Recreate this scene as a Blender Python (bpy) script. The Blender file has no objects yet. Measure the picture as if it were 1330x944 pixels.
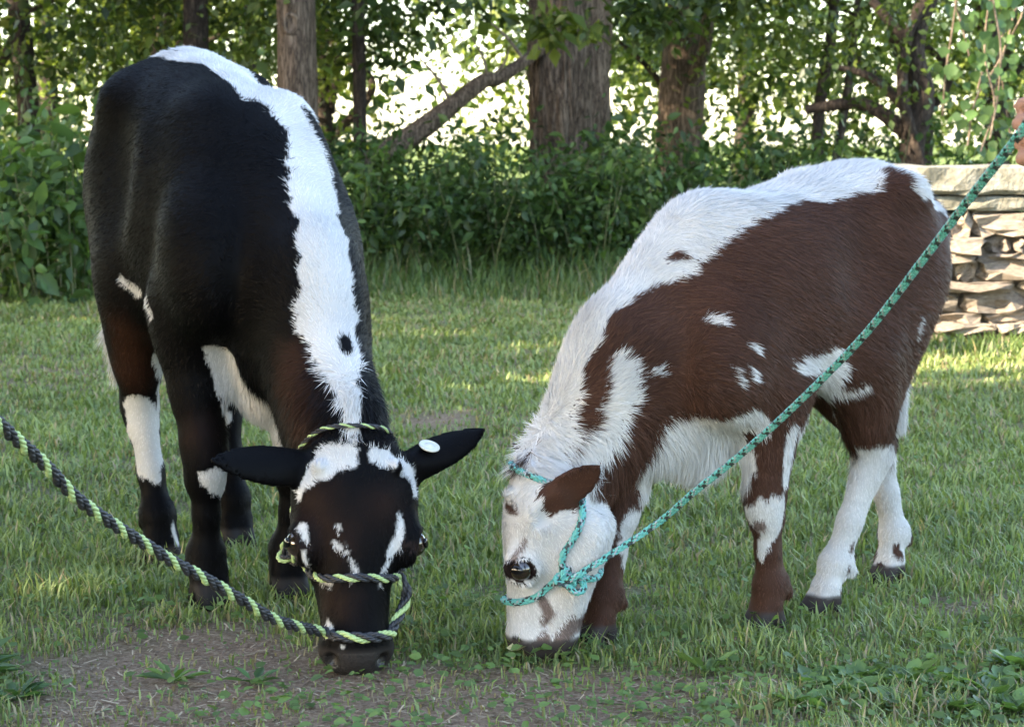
import bpy, math, random
import numpy as np
from mathutils import Vector, Matrix

# ------------------------------------------------------------------ camera, world, sun, exposure
SC = bpy.context.scene
COL = SC.collection
CAM_Z = 0.9
PITCH = math.radians(5.54)
cam_data = bpy.data.cameras.new('camera')
cam_data.sensor_width = 36.0
cam_data.lens = 36.0 * 2960 / 1330
cam_data.clip_start = 0.05
cam_data.clip_end = 2000
cam_data.dof.use_dof = True
cam_data.dof.focus_distance = 4.0
cam_data.dof.aperture_fstop = 14
cam = bpy.data.objects.new('camera', cam_data)
cam.location = (0, 0, CAM_Z)
cam.rotation_euler = (math.pi / 2 - PITCH, 0, 0)
COL.objects.link(cam)
SC.camera = cam

SUN_DIR = Vector((-0.80, -0.40, 0.45)).normalized()      # from the scene towards the sun
world = bpy.data.worlds.new('World')
SC.world = world
world.use_nodes = True
wn = world.node_tree.nodes
sky = wn.new('ShaderNodeTexSky')
sky.sky_type = 'NISHITA'
sky.sun_disc = False
sky.sun_elevation = math.asin(SUN_DIR.z)
sky.sun_rotation = math.atan2(SUN_DIR.x, SUN_DIR.y)
world.node_tree.links.new(sky.outputs[0], wn['Background'].inputs[0])
wn['Background'].inputs[1].default_value = 0.15
sun_data = bpy.data.lights.new('sun', 'SUN')
sun_data.energy = 4.0
sun_data.angle = math.radians(0.5)
sun_data.color = (1.0, 0.88, 0.70)
sun = bpy.data.objects.new('sun', sun_data)
sun.rotation_euler = SUN_DIR.to_track_quat('Z', 'Y').to_euler()
sun.location = SUN_DIR * 30
COL.objects.link(sun)
SC.view_settings.view_transform = 'Standard'
SC.view_settings.look = 'None'
SC.view_settings.exposure = 3.02
SC.view_settings.use_white_balance = True
SC.view_settings.white_balance_temperature = 6900
SC.view_settings.white_balance_tint = 12
SC.view_settings.gamma = 1.0
SC.cycles.use_denoising = True
SC.cycles.max_bounces = 8
SC.cycles.transparent_max_bounces = 8

RNG = np.random.default_rng(7)
# ------------------------------------------------------------------ implicit surfaces (pure numpy)
#CORE-BEGIN
def nrm(v):
    v = np.asarray(v, float)
    return v / np.linalg.norm(v)

def smin(a, b, k):
    h = np.maximum(k - np.abs(a - b), 0.0) / k
    return np.minimum(a, b) - h * h * k * 0.25

def f_cone(P, p, q, r1, r2, lat=None, s=1.0):
    p = np.asarray(p, float); q = np.asarray(q, float)
    d = q - p
    L2 = float(d @ d)
    X = P - p
    t = np.clip((X @ d) / L2, 0, 1)
    V = X - t[..., None] * d
    if lat is not None and s != 1.0:
        c = V @ lat
        V = V + (c * (1.0 / s - 1.0))[..., None] * lat
    dist = np.sqrt(np.einsum('...i,...i', V, V)) - (r1 + (r2 - r1) * t)
    return dist * min(1.0, (s + 1) / 2)

def f_ell(P, c, A, r):
    X = (P - np.asarray(c, float)) @ np.asarray(A, float).T
    r = np.asarray(r, float)
    k0 = np.linalg.norm(X / r, axis=-1)
    k1 = np.linalg.norm(X / (r * r), axis=-1) + 1e-9
    return k0 * (k0 - 1.0) / k1

def f_torso(P, T, e=2.3):
    T = np.asarray(T, float)
    u = P[..., 0]
    uc = np.clip(u, T[0, 0], T[-1, 0])
    # smooth interpolation of the section table
    uu = np.linspace(T[0, 0], T[-1, 0], 200)
    tabs = []
    for j in range(1, 5):
        y = np.interp(uu, T[:, 0], T[:, j])
        for _ in range(3):
            yp = np.pad(y, 8, mode='edge')
            y = np.convolve(yp, np.ones(17) / 17, 'valid')
        tabs.append(np.interp(uc, uu, y))
    zt, zb, b, yc = tabs
    a = (zt - zb) / 2
    zc = (zt + zb) / 2
    ex = np.maximum(np.abs(u - uc) - 0.0, 0)
    V = np.abs(P[..., 1] - yc) / b
    W = np.abs(P[..., 2] - zc) / a
    F = (V ** e + W ** e + (ex / np.minimum(a, b)) ** e) ** (1 / e)
    return (F - 1) * np.minimum(a, b) * 0.9

class Body:
    """list of (kind, fn, bbox lo, bbox hi, k)"""
    def __init__(self):
        self.p = []
    def cone(self, p, q, r1, r2, k=0.03, lat=None, s=1.0, op='+'):
        p = np.asarray(p, float); q = np.asarray(q, float)
        R = max(r1, r2) * max(1, s) + 0.02
        lo = np.minimum(p, q) - R; hi = np.maximum(p, q) + R
        self.p.append((op, lambda P: f_cone(P, p, q, r1, r2, lat, s), lo, hi, k))
    def ell(self, c, A, r, k=0.03, op='+'):
        c = np.asarray(c, float)
        R = max(r) + 0.02
        self.p.append((op, lambda P: f_ell(P, c, A, r), c - R, c + R, k))
    def torso(self, T, k=0.03, e=2.3):
        T = np.asarray(T, float)
        lo = np.array([T[0, 0] - .1, (T[:, 4] - T[:, 3]).min() - .05, T[:, 2].min() - .05])
        hi = np.array([T[-1, 0] + .1, (T[:, 4] + T[:, 3]).max() + .05, T[:, 1].max() + .05])
        self.p.append(('+', lambda P: f_torso(P, T, e), lo, hi, k))
    def custom(self, fn, lo, hi, k=0.02, op='+'):
        self.p.append((op, fn, np.asarray(lo, float), np.asarray(hi, float), k))
    def eval(self, P):
        D = np.full(P.shape[:-1], 1.0)
        for op, fn, lo, hi, k in self.p:
            d = fn(P)
            D = smin(D, d, k) if op == '+' else -smin(-D, d, k)
        return D
    def grid(self, vox):
        lo = np.min([p[2] for p in self.p if p[0] == '+'], axis=0) - 3 * vox
        hi = np.max([p[3] for p in self.p if p[0] == '+'], axis=0) + 3 * vox
        n = np.ceil((hi - lo) / vox).astype(int) + 1
        D = np.full(n, 0.2, np.float32)
        for op, fn, plo, phi, k in self.p:
            m = k + 2 * vox
            i0 = np.maximum(np.floor((plo - m - lo) / vox).astype(int), 0)
            i1 = np.minimum(np.ceil((phi + m - lo) / vox).astype(int) + 1, n)
            if np.any(i1 <= i0):
                continue
            ax = [lo[a] + vox * np.arange(i0[a], i1[a]) for a in range(3)]
            P = np.stack(np.meshgrid(*ax, indexing='ij'), -1)
            d = fn(P).astype(np.float32)
            s = D[i0[0]:i1[0], i0[1]:i1[1], i0[2]:i1[2]]
            s[...] = smin(s, d, k) if op == '+' else -smin(-s, d, k)
        return D, lo, vox

def surface_nets(D, lo, vox):
    S = D < 0
    n = np.array(D.shape)
    cnt = np.zeros(n - 1, np.uint8)
    for i in (0, 1):
        for j in (0, 1):
            for k in (0, 1):
                cnt += S[i:n[0] - 1 + i, j:n[1] - 1 + j, k:n[2] - 1 + k]
    act = np.argwhere((cnt > 0) & (cnt < 8))
    vid = np.full(n - 1, -1, np.int32)
    vid[act[:, 0], act[:, 1], act[:, 2]] = np.arange(len(act))
    acc = np.zeros((len(act), 3)); num = np.zeros(len(act))
    corners = [(i, j, k) for i in (0, 1) for j in (0, 1) for k in (0, 1)]
    val = {c: D[act[:, 0] + c[0], act[:, 1] + c[1], act[:, 2] + c[2]].astype(float) for c in corners}
    for c in corners:
        for a in range(3):
            if c[a] == 0:
                c2 = list(c); c2[a] = 1; c2 = tuple(c2)
                va, vb = val[c], val[c2]
                m = (va < 0) != (vb < 0)
                t = np.where(m, va / np.where(m, va - vb, 1), 0)
                pt = np.tile(np.array(c, float), (len(act), 1)); pt[:, a] += t
                acc += np.where(m[:, None], pt, 0); num += m
    V = lo + vox * (act + acc / num[:, None])
    quads = []
    for a in range(3):
        b, c = (a + 1) % 3, (a + 2) % 3
        sl0 = [slice(None)] * 3; sl1 = [slice(None)] * 3
        sl0[a] = slice(0, -1); sl1[a] = slice(1, None)
        s0, s1 = S[tuple(sl0)], S[tuple(sl1)]
        e = np.argwhere(s0 != s1)
        e = e[(e[:, b] > 0) & (e[:, c] > 0) & (e[:, b] < n[b] - 1) & (e[:, c] < n[c] - 1)]
        inside = s0[e[:, 0], e[:, 1], e[:, 2]]
        def idx(db, dc):
            q = e.copy(); q[:, b] += db; q[:, c] += dc
            return vid[q[:, 0], q[:, 1], q[:, 2]]
        q = np.stack([idx(-1, -1), idx(0, -1), idx(0, 0), idx(-1, 0)], 1)
        q[~inside] = q[~inside][:, ::-1]
        quads.append(q)
    Q = np.concatenate(quads)
    Q = Q[(Q >= 0).all(1)]
    return V, Q

def relax(V, Q, it=2, lam=0.5):
    for _ in range(it):
        acc = np.zeros_like(V); num = np.zeros(len(V))
        for i in range(4):
            a, b = Q[:, i], Q[:, (i + 1) % 4]
            np.add.at(acc, a, V[b]); np.add.at(num, a, 1)
            np.add.at(acc, b, V[a]); np.add.at(num, b, 1)
        V = V + lam * (acc / np.maximum(num, 1)[:, None] - V)
    return V

def vnormals(V, Q):
    fn = np.cross(V[Q[:, 2]] - V[Q[:, 0]], V[Q[:, 3]] - V[Q[:, 1]])
    N = np.zeros_like(V)
    for i in range(4):
        np.add.at(N, Q[:, i], fn)
    return N / (np.linalg.norm(N, axis=1, keepdims=True) + 1e-12)

# ------------------------------------------------------------------ calf anatomy
def leg_front(B, S, top, elbow, knee, fet, hoof, g=1.0):
    top, elbow, knee, fet, hoof = [np.asarray(v, float) for v in (top, elbow, knee, fet, hoof)]
    lat = np.array([0, 1., 0])
    B.cone(top, elbow, .095 * S, .072 * S, k=.06 * S, lat=lat, s=.62)
    B.cone(elbow + [-.015 * S, 0, .03 * S], elbow * .45 + knee * .55, .064 * S, .045 * S * g, k=.05 * S)
    B.cone(elbow * .5 + knee * .5, knee + (elbow - knee) * .12, .045 * S * g, .036 * S * g, k=.03 * S)
    ax = nrm(knee - fet)
    B.cone(knee + ax * .035 * S, knee - ax * .035 * S, .043 * S * g, .040 * S * g, k=.03 * S)
    m = knee * .45 + fet * .55
    fw = nrm(np.array([1., 0, 0]) - ax * ax[0])
    B.cone(knee - ax * .03 * S + fw * .004 * S, m + fw * .006 * S, .031 * S * g, .024 * S * g, k=.02 * S)
    B.cone(m + fw * .006 * S, fet + fw * .003 * S, .024 * S * g, .031 * S * g, k=.02 * S)
    B.cone(knee - fw * .022 * S - ax * .02 * S, fet - fw * .016 * S, .016 * S * g, .018 * S * g, k=.012 * S)
    B.ell(knee + fw * .018 * S, np.eye(3), [.03 * S * g, .036 * S * g, .042 * S * g], k=.02 * S)
    foot(B, S, fet, hoof, g)

def foot(B, S, fet, hoof, g):
    d = hoof - fet; d[2] = 0
    fwd = nrm(d + np.array([.02, 0, 0]))
    lat = np.array([-fwd[1], fwd[0], 0])
    B.cone(fet, fet - fwd * .012 * S, .034 * S * g, .033 * S * g, k=.02 * S)
    past = fet * .45 + hoof * .55
    past = past + [0, 0, .012 * S]
    B.cone(fet, past, .031 * S * g, .029 * S * g, k=.02 * S)
    for s in (-1, 1):
        c0 = np.array([past[0], past[1], .062 * S]) + lat * s * .015 * S * g
        c1 = np.array([hoof[0], hoof[1], .012 * S]) + lat * s * .018 * S * g + fwd * .022 * S
        c2 = np.array([hoof[0], hoof[1], .012 * S]) + lat * s * .018 * S * g - fwd * .03 * S
        B.cone(c0, c1, .020 * S * g, .020 * S * g, k=.012 * S)
        B.cone(c0, c2, .020 * S * g, .019 * S * g, k=.012 * S)
        dc = fet - fwd * .04 * S * g + lat * s * .018 * S - np.array([0, 0, .018 * S])
        B.ell(dc, np.eye(3), [.011 * S, .010 * S, .015 * S], k=.01 * S)

def leg_hind(B, S, hip, stifle, hock, fet, hoof, g=1.0):
    hip, stifle, hock, fet, hoof = [np.asarray(v, float) for v in (hip, stifle, hock, fet, hoof)]
    lat = np.array([0, 1., 0])
    B.cone(hip, stifle, .15 * S, .105 * S, k=.07 * S, lat=lat, s=.62)
    B.cone(hip + [-.065 * S, 0, -.05 * S], hock * .45 + stifle * .55 + [-.03 * S, 0, 0], .10 * S, .065 * S, k=.06 * S, lat=lat, s=.7)
    g1 = stifle * .35 + hock * .65
    B.cone(stifle, g1, .088 * S, .056 * S * g, k=.05 * S, lat=lat, s=.75)
    B.cone(g1, hock, .054 * S * g, .044 * S * g, k=.03 * S, lat=lat, s=.85)
    ax = nrm(hock - fet)
    back = nrm(np.array([-1., 0, 0]) + ax * ax[0])
    # point of hock + tendon
    ph = hock + back * .03 * S + ax * .035 * S
    B.cone(ph, g1 + back * .03 * S, .021 * S * g, .02 * S, k=.03 * S)
    B.cone(ph, hock - ax * .05 * S + back * .008 * S, .024 * S * g, .026 * S * g, k=.02 * S)
    m = hock * .4 + fet * .6
    B.cone(hock, m, .041 * S * g, .030 * S * g, k=.025 * S, lat=lat, s=.85)
    B.cone(m, fet, .027 * S * g, .031 * S * g, k=.02 * S)
    B.cone(hock + back * .02 * S - ax * .06 * S, fet + back * .016 * S, .016 * S * g, .018 * S * g, k=.012 * S)
    foot(B, S, fet, hoof, g)

EARW = .31
def head(B, H, poll, axis, face, ear_l, ear_r, ear_face, eye_a=.445, ear_a=.12, ear_p=2.2):
    """poll: top of the skull on the forehead surface; axis: poll -> muzzle; face: outward forehead normal"""
    a = nrm(axis); n = nrm(face - a * (np.asarray(face) @ a)); l = np.cross(a, n) * -1.0
    # frame rows (a, l, n); l is the animal's left
    A = np.stack([a, l, n])
    def Q(x, y, z):
        return np.asarray(poll) + H * (a * x + l * y + n * z)
    n0 = len(B.p)
    # cranium and forehead
    B.ell(Q(.22, 0, -.20), A, [.25 * H, .275 * H, .215 * H], k=.04 * H)
    B.ell(Q(.34, 0, -.17), A, [.26 * H, .258 * H, .175 * H], k=.06 * H)
    B.ell(Q(.03, 0, -.15), A, [.10 * H, .17 * H, .12 * H], k=.08 * H)
    # nose bridge / muzzle
    B.cone(Q(.40, 0, -.20), Q(.86, 0, -.19), .175 * H, .132 * H, k=.08 * H)
    B.cone(Q(.48, 0, -.10), Q(.86, 0, -.10), .085 * H, .07 * H, k=.06 * H, lat=l, s=1.35)
    B.ell(Q(.89, 0, -.165), A, [.115 * H, .160 * H, .125 * H], k=.06 * H)
    B.ell(Q(.90, 0, -.29), A, [.085 * H, .12 * H, .075 * H], k=.04 * H)
    # jaw, cheeks
    for s in (-1, 1):
        B.cone(Q(.30, s * .11, -.43), Q(.83, s * .045, -.30), .11 * H, .076 * H, k=.08 * H)
        B.ell(Q(.36, s * .14, -.34), A, [.20 * H, .09 * H, .17 * H], k=.06 * H)
        # brow / orbit
        B.ell(Q(eye_a - .015, s * .215, -.12), A, [.12 * H, .065 * H, .085 * H], k=.05 * H)
        # horn bud
        B.ell(Q(.13, s * .165, -.035), A, [.03 * H, .03 * H, .035 * H], k=.03 * H)
    for s in (-1, 1):
        # eye opening
        B.ell(Q(eye_a, s * .285, -.125), A, [.064 * H, .05 * H, .072 * H], k=.02 * H, op='-')
        # nostril, cheek line, mouth
        B.ell(Q(.945, s * .105, -.115), A, [.035 * H, .03 * H, .045 * H], k=.025 * H, op='-')
        B.cone(Q(.97, 0, -.262), Q(.74, s * .155, -.245), .006 * H, .006 * H, k=.02 * H, op='-')
    for s in (-1, 1):
        for k in range(9):
            t0, t1 = [math.radians(-20 + 220 * q / 9) for q in (k, k + 1)]
            p, q = [Q(eye_a - .060 * math.sin(t), s * (.262 - .012 * math.cos(2 * t)), -.125 + .074 * math.cos(t)) for t in (t0, t1)]
            B.cone(p, q, .016 * H, .016 * H, k=.012 * H)
    B.cone(Q(1.01, 0, -.10), Q(1.0, 0, -.25), .008 * H, .008 * H, k=.02 * H, op='-')
    # ears: leaf-shaped, cupped
    ears = []
    for s, tip, opening in ((1, ear_l, ear_face[0]), (-1, ear_r, ear_face[1])):
        base = Q(ear_a, s * .225, -.22)
        tip = np.asarray(tip, float)
        e = nrm(tip - base); L = np.linalg.norm(tip - base)
        o = nrm(np.asarray(opening, float) - e * (np.asarray(opening, float) @ e))
        w = np.cross(e, o)
        E = np.stack([e, w, o])
        def ear_fn(P, base=base, E=E, L=L):
            X = (P - base) @ E.T
            t = X[..., 0] / L
            tc = np.clip(t, 0, 1)
            hw = L * EARW * np.sqrt(np.clip(tc + .10, 0, 1)) * np.clip(1 - tc ** ear_p, .0, 1) ** .8 * 1.05 + .001
            th = .0035 + .022 * (1 - tc) ** 1.6
            y = X[..., 1] / hw
            cup = .24 * hw * (y * y - .25) * (1 - tc * .3) - .02 * (1 - tc)
            dz = np.abs(X[..., 2] - cup) - th * np.sqrt(np.clip(1 - y * y * .8, .05, 1))
            dy = np.abs(X[..., 1]) - hw
            dx = np.maximum(-X[..., 0] - .01, X[..., 0] - L)
            return np.maximum(np.maximum(dz * .8, dy * .8), dx)
        mid = (base + tip) / 2
        B.custom(ear_fn, mid - L * .68, mid + L * .68, k=.012)
        ears.append((ear_fn, base + e * L * .12, e))
        B.cone(base - e * .03 * H, base + e * .10 * H, .075 * H, .05 * H, k=.05 * H)
        def hollow(P, base=base, E=E, L=L):
            X = (P - base - E[2] * L * .13 - E[0] * L * .16) @ E.T
            return f_ell(X, [0, 0, 0], np.eye(3), [L * .28, L * .11, L * .075])
        B.custom(hollow, base - L * .5, base + L * .6, k=.015, op='-')
    HB = Body(); HB.p = [p for p in B.p[n0:] if p[0] == '+']
    return A, Q, ears, HB
#CORE-END
#CORE-BEGIN
# ------------------------------------------------------------------ the two calves, each in its own frame (x forward, y left, z up)
BLACK_O = (-0.585, 4.63); BLACK_H = math.atan2(-0.914, 0.407)
BROWN_O = (0.50, 4.29);   BROWN_H = math.atan2(-0.67, -0.74)

def calf_black():
    B = Body()
    S = 1.10
    T = [  # u, z top, z bottom, half width, lateral centre
        [-.50, 1.00, .74, .075, 0], [-.44, 1.05, .66, .12, 0], [-.36, 1.09, .58, .155, 0], [-.27, 1.105, .53, .18, 0],
        [-.14, 1.085, .49, .195, -.01], [.02, 1.05, .465, .185, -.022], [.16, 1.015, .465, .165, -.02],
        [.27, .965, .48, .152, -.005], [.36, .88, .50, .135, .01], [.44, .78, .53, .10, .01], [.49, .70, .58, .06, .01]]
    B.torso(T, k=.03, e=2.05)
    lat = np.array([0, 1., 0])
    # hook bones, shoulder blades
    for s in (-1, 1):
        B.ell([-.24, s * .135, .985], np.eye(3), [.06, .045, .045], k=.08)
        B.ell([-.13, s * .23 - .01, .84], np.eye(3), [.10, .05, .10], k=.10, op='-')
        B.cone([.17, s * .085 + .0, .90], [.34, s * .12 - .022, .64], .075, .085, k=.08, lat=lat, s=.6)
        B.ell([-.44, s * .075, .93], np.eye(3), [.06, .05, .07], k=.06)
    # neck
    poll = np.array([.822, -.014, .40])
    B.cone([.14, .005, .85], [.47, .02, .63], .11, .122, k=.06, lat=lat, s=.68)
    B.cone([.22, .015, .74], [.50, .02, .55], .15, .12, k=.07, lat=lat, s=.70)
    B.cone([.38, .02, .70], [.695, .0, .40], .10, .098, k=.05, lat=lat, s=.80)
    B.cone([.44, .02, .55], [.66, -.01, .31], .115, .085, k=.06, lat=lat, s=.72)
    B.cone([.36, .01, .54], [.24, .01, .425], .09, .075, k=.08, lat=lat, s=.75)
    axis = np.array([.30, -.11, -.95]); face = np.array([.92, -.24, .30])
    H = .40
    head_A, Q, ears, HB = head(B, H, poll, axis, face,
                     ear_l=[.765, .25, .392], ear_r=[.81, -.275, .37],
                     ear_face=([-.75, .1, -.65], [-.75, -.3, -.6]), ear_p=1.5)
    leg_front(B, S, [.30, -.14, .70], [.20, -.135, .55], [.235, -.115, .29], [.212, -.108, .10], [.238, -.106, 0], g=.90)
    leg_front(B, S, [.28, .095, .68], [.23, .08, .52], [.255, .065, .29], [.225, .056, .10], [.245, .051, 0], g=.90)
    leg_hind(B, S, [-.31, -.095, .82], [-.17, -.14, .62], [-.285, -.105, .345], [-.225, -.085, .11], [-.20, -.081, 0], g=.90)
    leg_hind(B, S, [-.36, .095, .82], [-.25, .115, .62], [-.42, .125, .345], [-.375, .128, .11], [-.348, .128, 0], g=.90)
    # tail
    B.cone([-.47, 0, 1.02], [-.555, -.01, .90], .035, .026, k=.04)
    B.cone([-.555, -.01, .90], [-.575, -.06, .62], .026, .016, k=.02)
    B.cone([-.575, -.06, .62], [-.56, -.088, .47], .016, .020, k=.02)
    B.cone([-.56, -.088, .47], [-.55, -.09, .38], .020, .006, k=.02)
    # hooves end at the ground
    B.custom(lambda P: P[..., 2] + 0.004, [-1, -1, -.1], [2, 1, .03], k=.004, op='-')
    return B, dict(H=H, Q=Q, A=head_A, S=S, ears=ears, HB=HB, eye_a=.445, nose=.915, nosecol='K', tail=(-.53, .60, .04), nk=(.35, .55))

def calf_brown():
    B = Body()
    S = .88
    T = [
        [-.375, .775, .57, .055, 0], [-.335, .83, .51, .098, 0], [-.28, .868, .465, .132, 0], [-.22, .868, .50, .152, 0],
        [-.10, .845, .465, .168, 0], [.03, .815, .415, .174, 0], [.14, .79, .37, .172, -.005],
        [.22, .765, .36, .145, -.01], [.29, .70, .365, .122, -.01], [.36, .61, .385, .088, -.015], [.40, .55, .43, .05, -.015]]
    B.torso(T, k=.03)
    lat = np.array([0, 1., 0])
    for s in (-1, 1):
        B.ell([-.205, s * .135, .805], np.eye(3), [.05, .035, .035], k=.05)
        B.ell([-.10, s * .205, .69], np.eye(3), [.09, .045, .08], k=.09, op='-')
        B.cone([.13, s * .075, .70], [.28, s * .125, .49], .06, .066, k=.08, lat=lat, s=.6)
        B.ell([-.36, s * .06, .73], np.eye(3), [.05, .04, .055], k=.05)
    poll = np.array([.59, -.10, .336])
    B.cone([.20, -.005, .67], [.37, -.02, .53], .125, .105, k=.08, lat=lat, s=.66)
    B.cone([.24, -.01, .55], [.40, -.03, .44], .135, .10, k=.07, lat=lat, s=.70)
    B.cone([.37, -.02, .52], [.51, -.06, .345], .100, .068, k=.05, lat=lat, s=.80)
    B.cone([.36, -.02, .43], [.515, -.06, .255], .085, .070, k=.05, lat=lat, s=.74)
    # brisket
    B.cone([.27, -.01, .40], [.22, 0, .355], .085, .07, k=.07, lat=lat, s=.75)
    axis = np.array([.05, 0, -.96]); face = np.array([.60, -.79, .05])
    H = .345
    head_A, Q, ears, HB = head(B, H, poll, axis, face,
                     ear_l=[.56, .10, .355], ear_r=[.465, -.23, .352],
                     ear_face=([.45, .94, -.15], [.5, -.8, -.4]), eye_a=.49, ear_a=.20, ear_p=2.8)
    leg_front(B, S, [.24, .105, .53], [.13, .105, .425], [.125, .088, .245], [.100, .079, .085], [.117, .077, 0], g=.96)
    leg_front(B, S, [.26, -.105, .53], [.23, -.095, .43], [.345, -.06, .255], [.405, -.049, .085], [.432, -.047, 0], g=.96)
    leg_hind(B, S, [-.215, .088, .68], [-.10, .115, .50], [-.185, .085, .30], [-.110, .058, .095], [-.073, .052, 0], g=.94)
    leg_hind(B, S, [-.25, -.090, .68], [-.21, -.115, .50], [-.405, -.085, .305], [-.443, -.064, .10], [-.417, -.06, 0], g=.94)
    B.cone([-.37, -.005, .79], [-.415, -.02, .70], .026, .02, k=.03)
    B.cone([-.415, -.02, .70], [-.425, -.04, .46], .02, .014, k=.02)
    B.cone([-.425, -.04, .46], [-.43, -.05, .33], .014, .020, k=.02)
    B.custom(lambda P: P[..., 2] + 0.004, [-1, -1, -.1], [2, 1, .03], k=.004, op='-')
    return B, dict(H=H, Q=Q, A=head_A, S=S, ears=ears, HB=HB, eye_a=.49, nose=.945, nosecol='N', tail=(-.41, .42, .02), nk=(.25, .42))
#CORE-END
#CORE-BEGIN
# coat markings: colour, chain of (x, y, z, radius) in the calf's own frame
MARK_BLACK_TONE = [
    ('C', [(-.122,-.18,.514,.0442),(-.185,-.149,.427,.0544)]),
    ('C', [(.626,-.073,.498,.0408),(.7,-.077,.424,.0468)]),
    ('D', [(.825,-.093,.293,.0259),(.861,-.065,.244,.0335)]),
    ('D', [(.839,-.085,.122,.0233),(.885,-.074,.117,.0231)]),
    ('D', [(.871,.016,.28,.0208)]),
    ('D', [(.269,-.148,.35,.0234)]),
]
MARK_BLACK = [
    ('W', [(-.286,-.054,1.09,.0197),(-.111,-.045,1.074,.0239),(-.025,-.012,1.06,.0314),(.029,.026,1.038,.0374),(.173,.036,1.005,.0409),(.259,.05,.963,.0418),(.323,.065,.907,.0442),(.386,.055,.852,.0465),(.463,.044,.794,.0457),(.551,.022,.74,.0447),(.603,.005,.673,.0469),(.627,-.001,.627,.0507),(.644,-.007,.593,.0573),(.675,-.004,.555,.0501),(.707,-.007,.523,.0404),(.753,-.004,.48,.0253),(.782,-.008,.443,.0172),(.801,-.011,.412,.0132),(.813,-.012,.396,.0079)]),
    ('K', [(.678,.018,.551,.0122),(.696,.013,.534,.0122)]),
    ('W', [(.79,-.111,.296,.0117),(.791,-.097,.331,.0209),(.819,-.079,.355,.0286),(.819,-.044,.364,.0287),(.826,-.02,.371,.0183)]),
    ('W', [(.83,.012,.37,.0157),(.83,.039,.361,.0236),(.825,.068,.345,.0211),(.826,.083,.323,.0145),(.836,.085,.297,.0079)]),
    ('K', [(.827,-.004,.375,.0092),(.837,-.008,.356,.0117)]),
    ('W', [(.825,-.118,.253,.0078),(.838,-.117,.231,.0052)]),
    ('W', [(.837,-.122,.231,.0039),(.834,-.116,.19,.0039),(.823,-.087,.157,.0039),(.862,-.079,.153,.0039)]),
    ('W', [(.857,-.067,.257,.0026),(.861,-.063,.249,.0039)]),
    ('W', [(.86,-.072,.228,.0039),(.867,-.065,.219,.0052)]),
    ('W', [(.875,-.055,.211,.0051)]),
    ('W', [(.872,-.056,.224,.0026)]),
    ('W', [(.879,-.051,.2,.0026),(.886,-.042,.18,.0051)]),
    ('W', [(.888,-.051,.162,.0026)]),
    ('W', [(.869,.043,.267,.0039),(.877,.043,.242,.0065),(.879,.036,.221,.0104),(.879,.022,.206,.0091)]),
    ('W', [(.884,.048,.218,.0052)]),
    ('W', [(.881,.016,.188,.0065),(.886,.004,.174,.0039)]),
    ('W', [(.891,-.001,.152,.0039)]),
    ('W', [(.861,-.088,.089,.0039),(.875,-.09,.079,.009)]),
    ('W', [(.909,-.076,.056,.0038)]),
    ('W', [(.281,-.134,.274,.0073),(.284,-.111,.267,.0205),(.252,-.08,.237,.0177),(-.338,.111,.104,.0067),(-.33,.112,.062,.0034)]),
    ('W', [(-.24,-.126,.336,.0389),(-.237,-.114,.298,.0519),(-.229,-.107,.249,.0437),(-.22,-.105,.216,.0356)]),
    ('W', [(-.239,-.074,.387,.013),(-.252,-.073,.336,.0163)]),
    ('W', [(.301,-.117,.512,.0204),(.273,-.071,.466,.0412),(.279,-.046,.414,.0441),(.253,-.013,.357,.0327),(.742,-.15,.385,.0158)]),
    ('W', [(-.052,-.199,.626,.0078),(-.012,-.183,.606,.0123),(.183,-.212,.595,.0103),(.211,-.209,.573,.0074)]),
    ('W', [(-.308,.101,.021,.0117)]),
    ('W', [(-.195,-.059,.094,.0048),(-.183,-.056,.055,.0065)]),
    ('W', [(.251,-.078,.397,.0148),(-.374,.114,.288,.0136)]),
]
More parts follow.
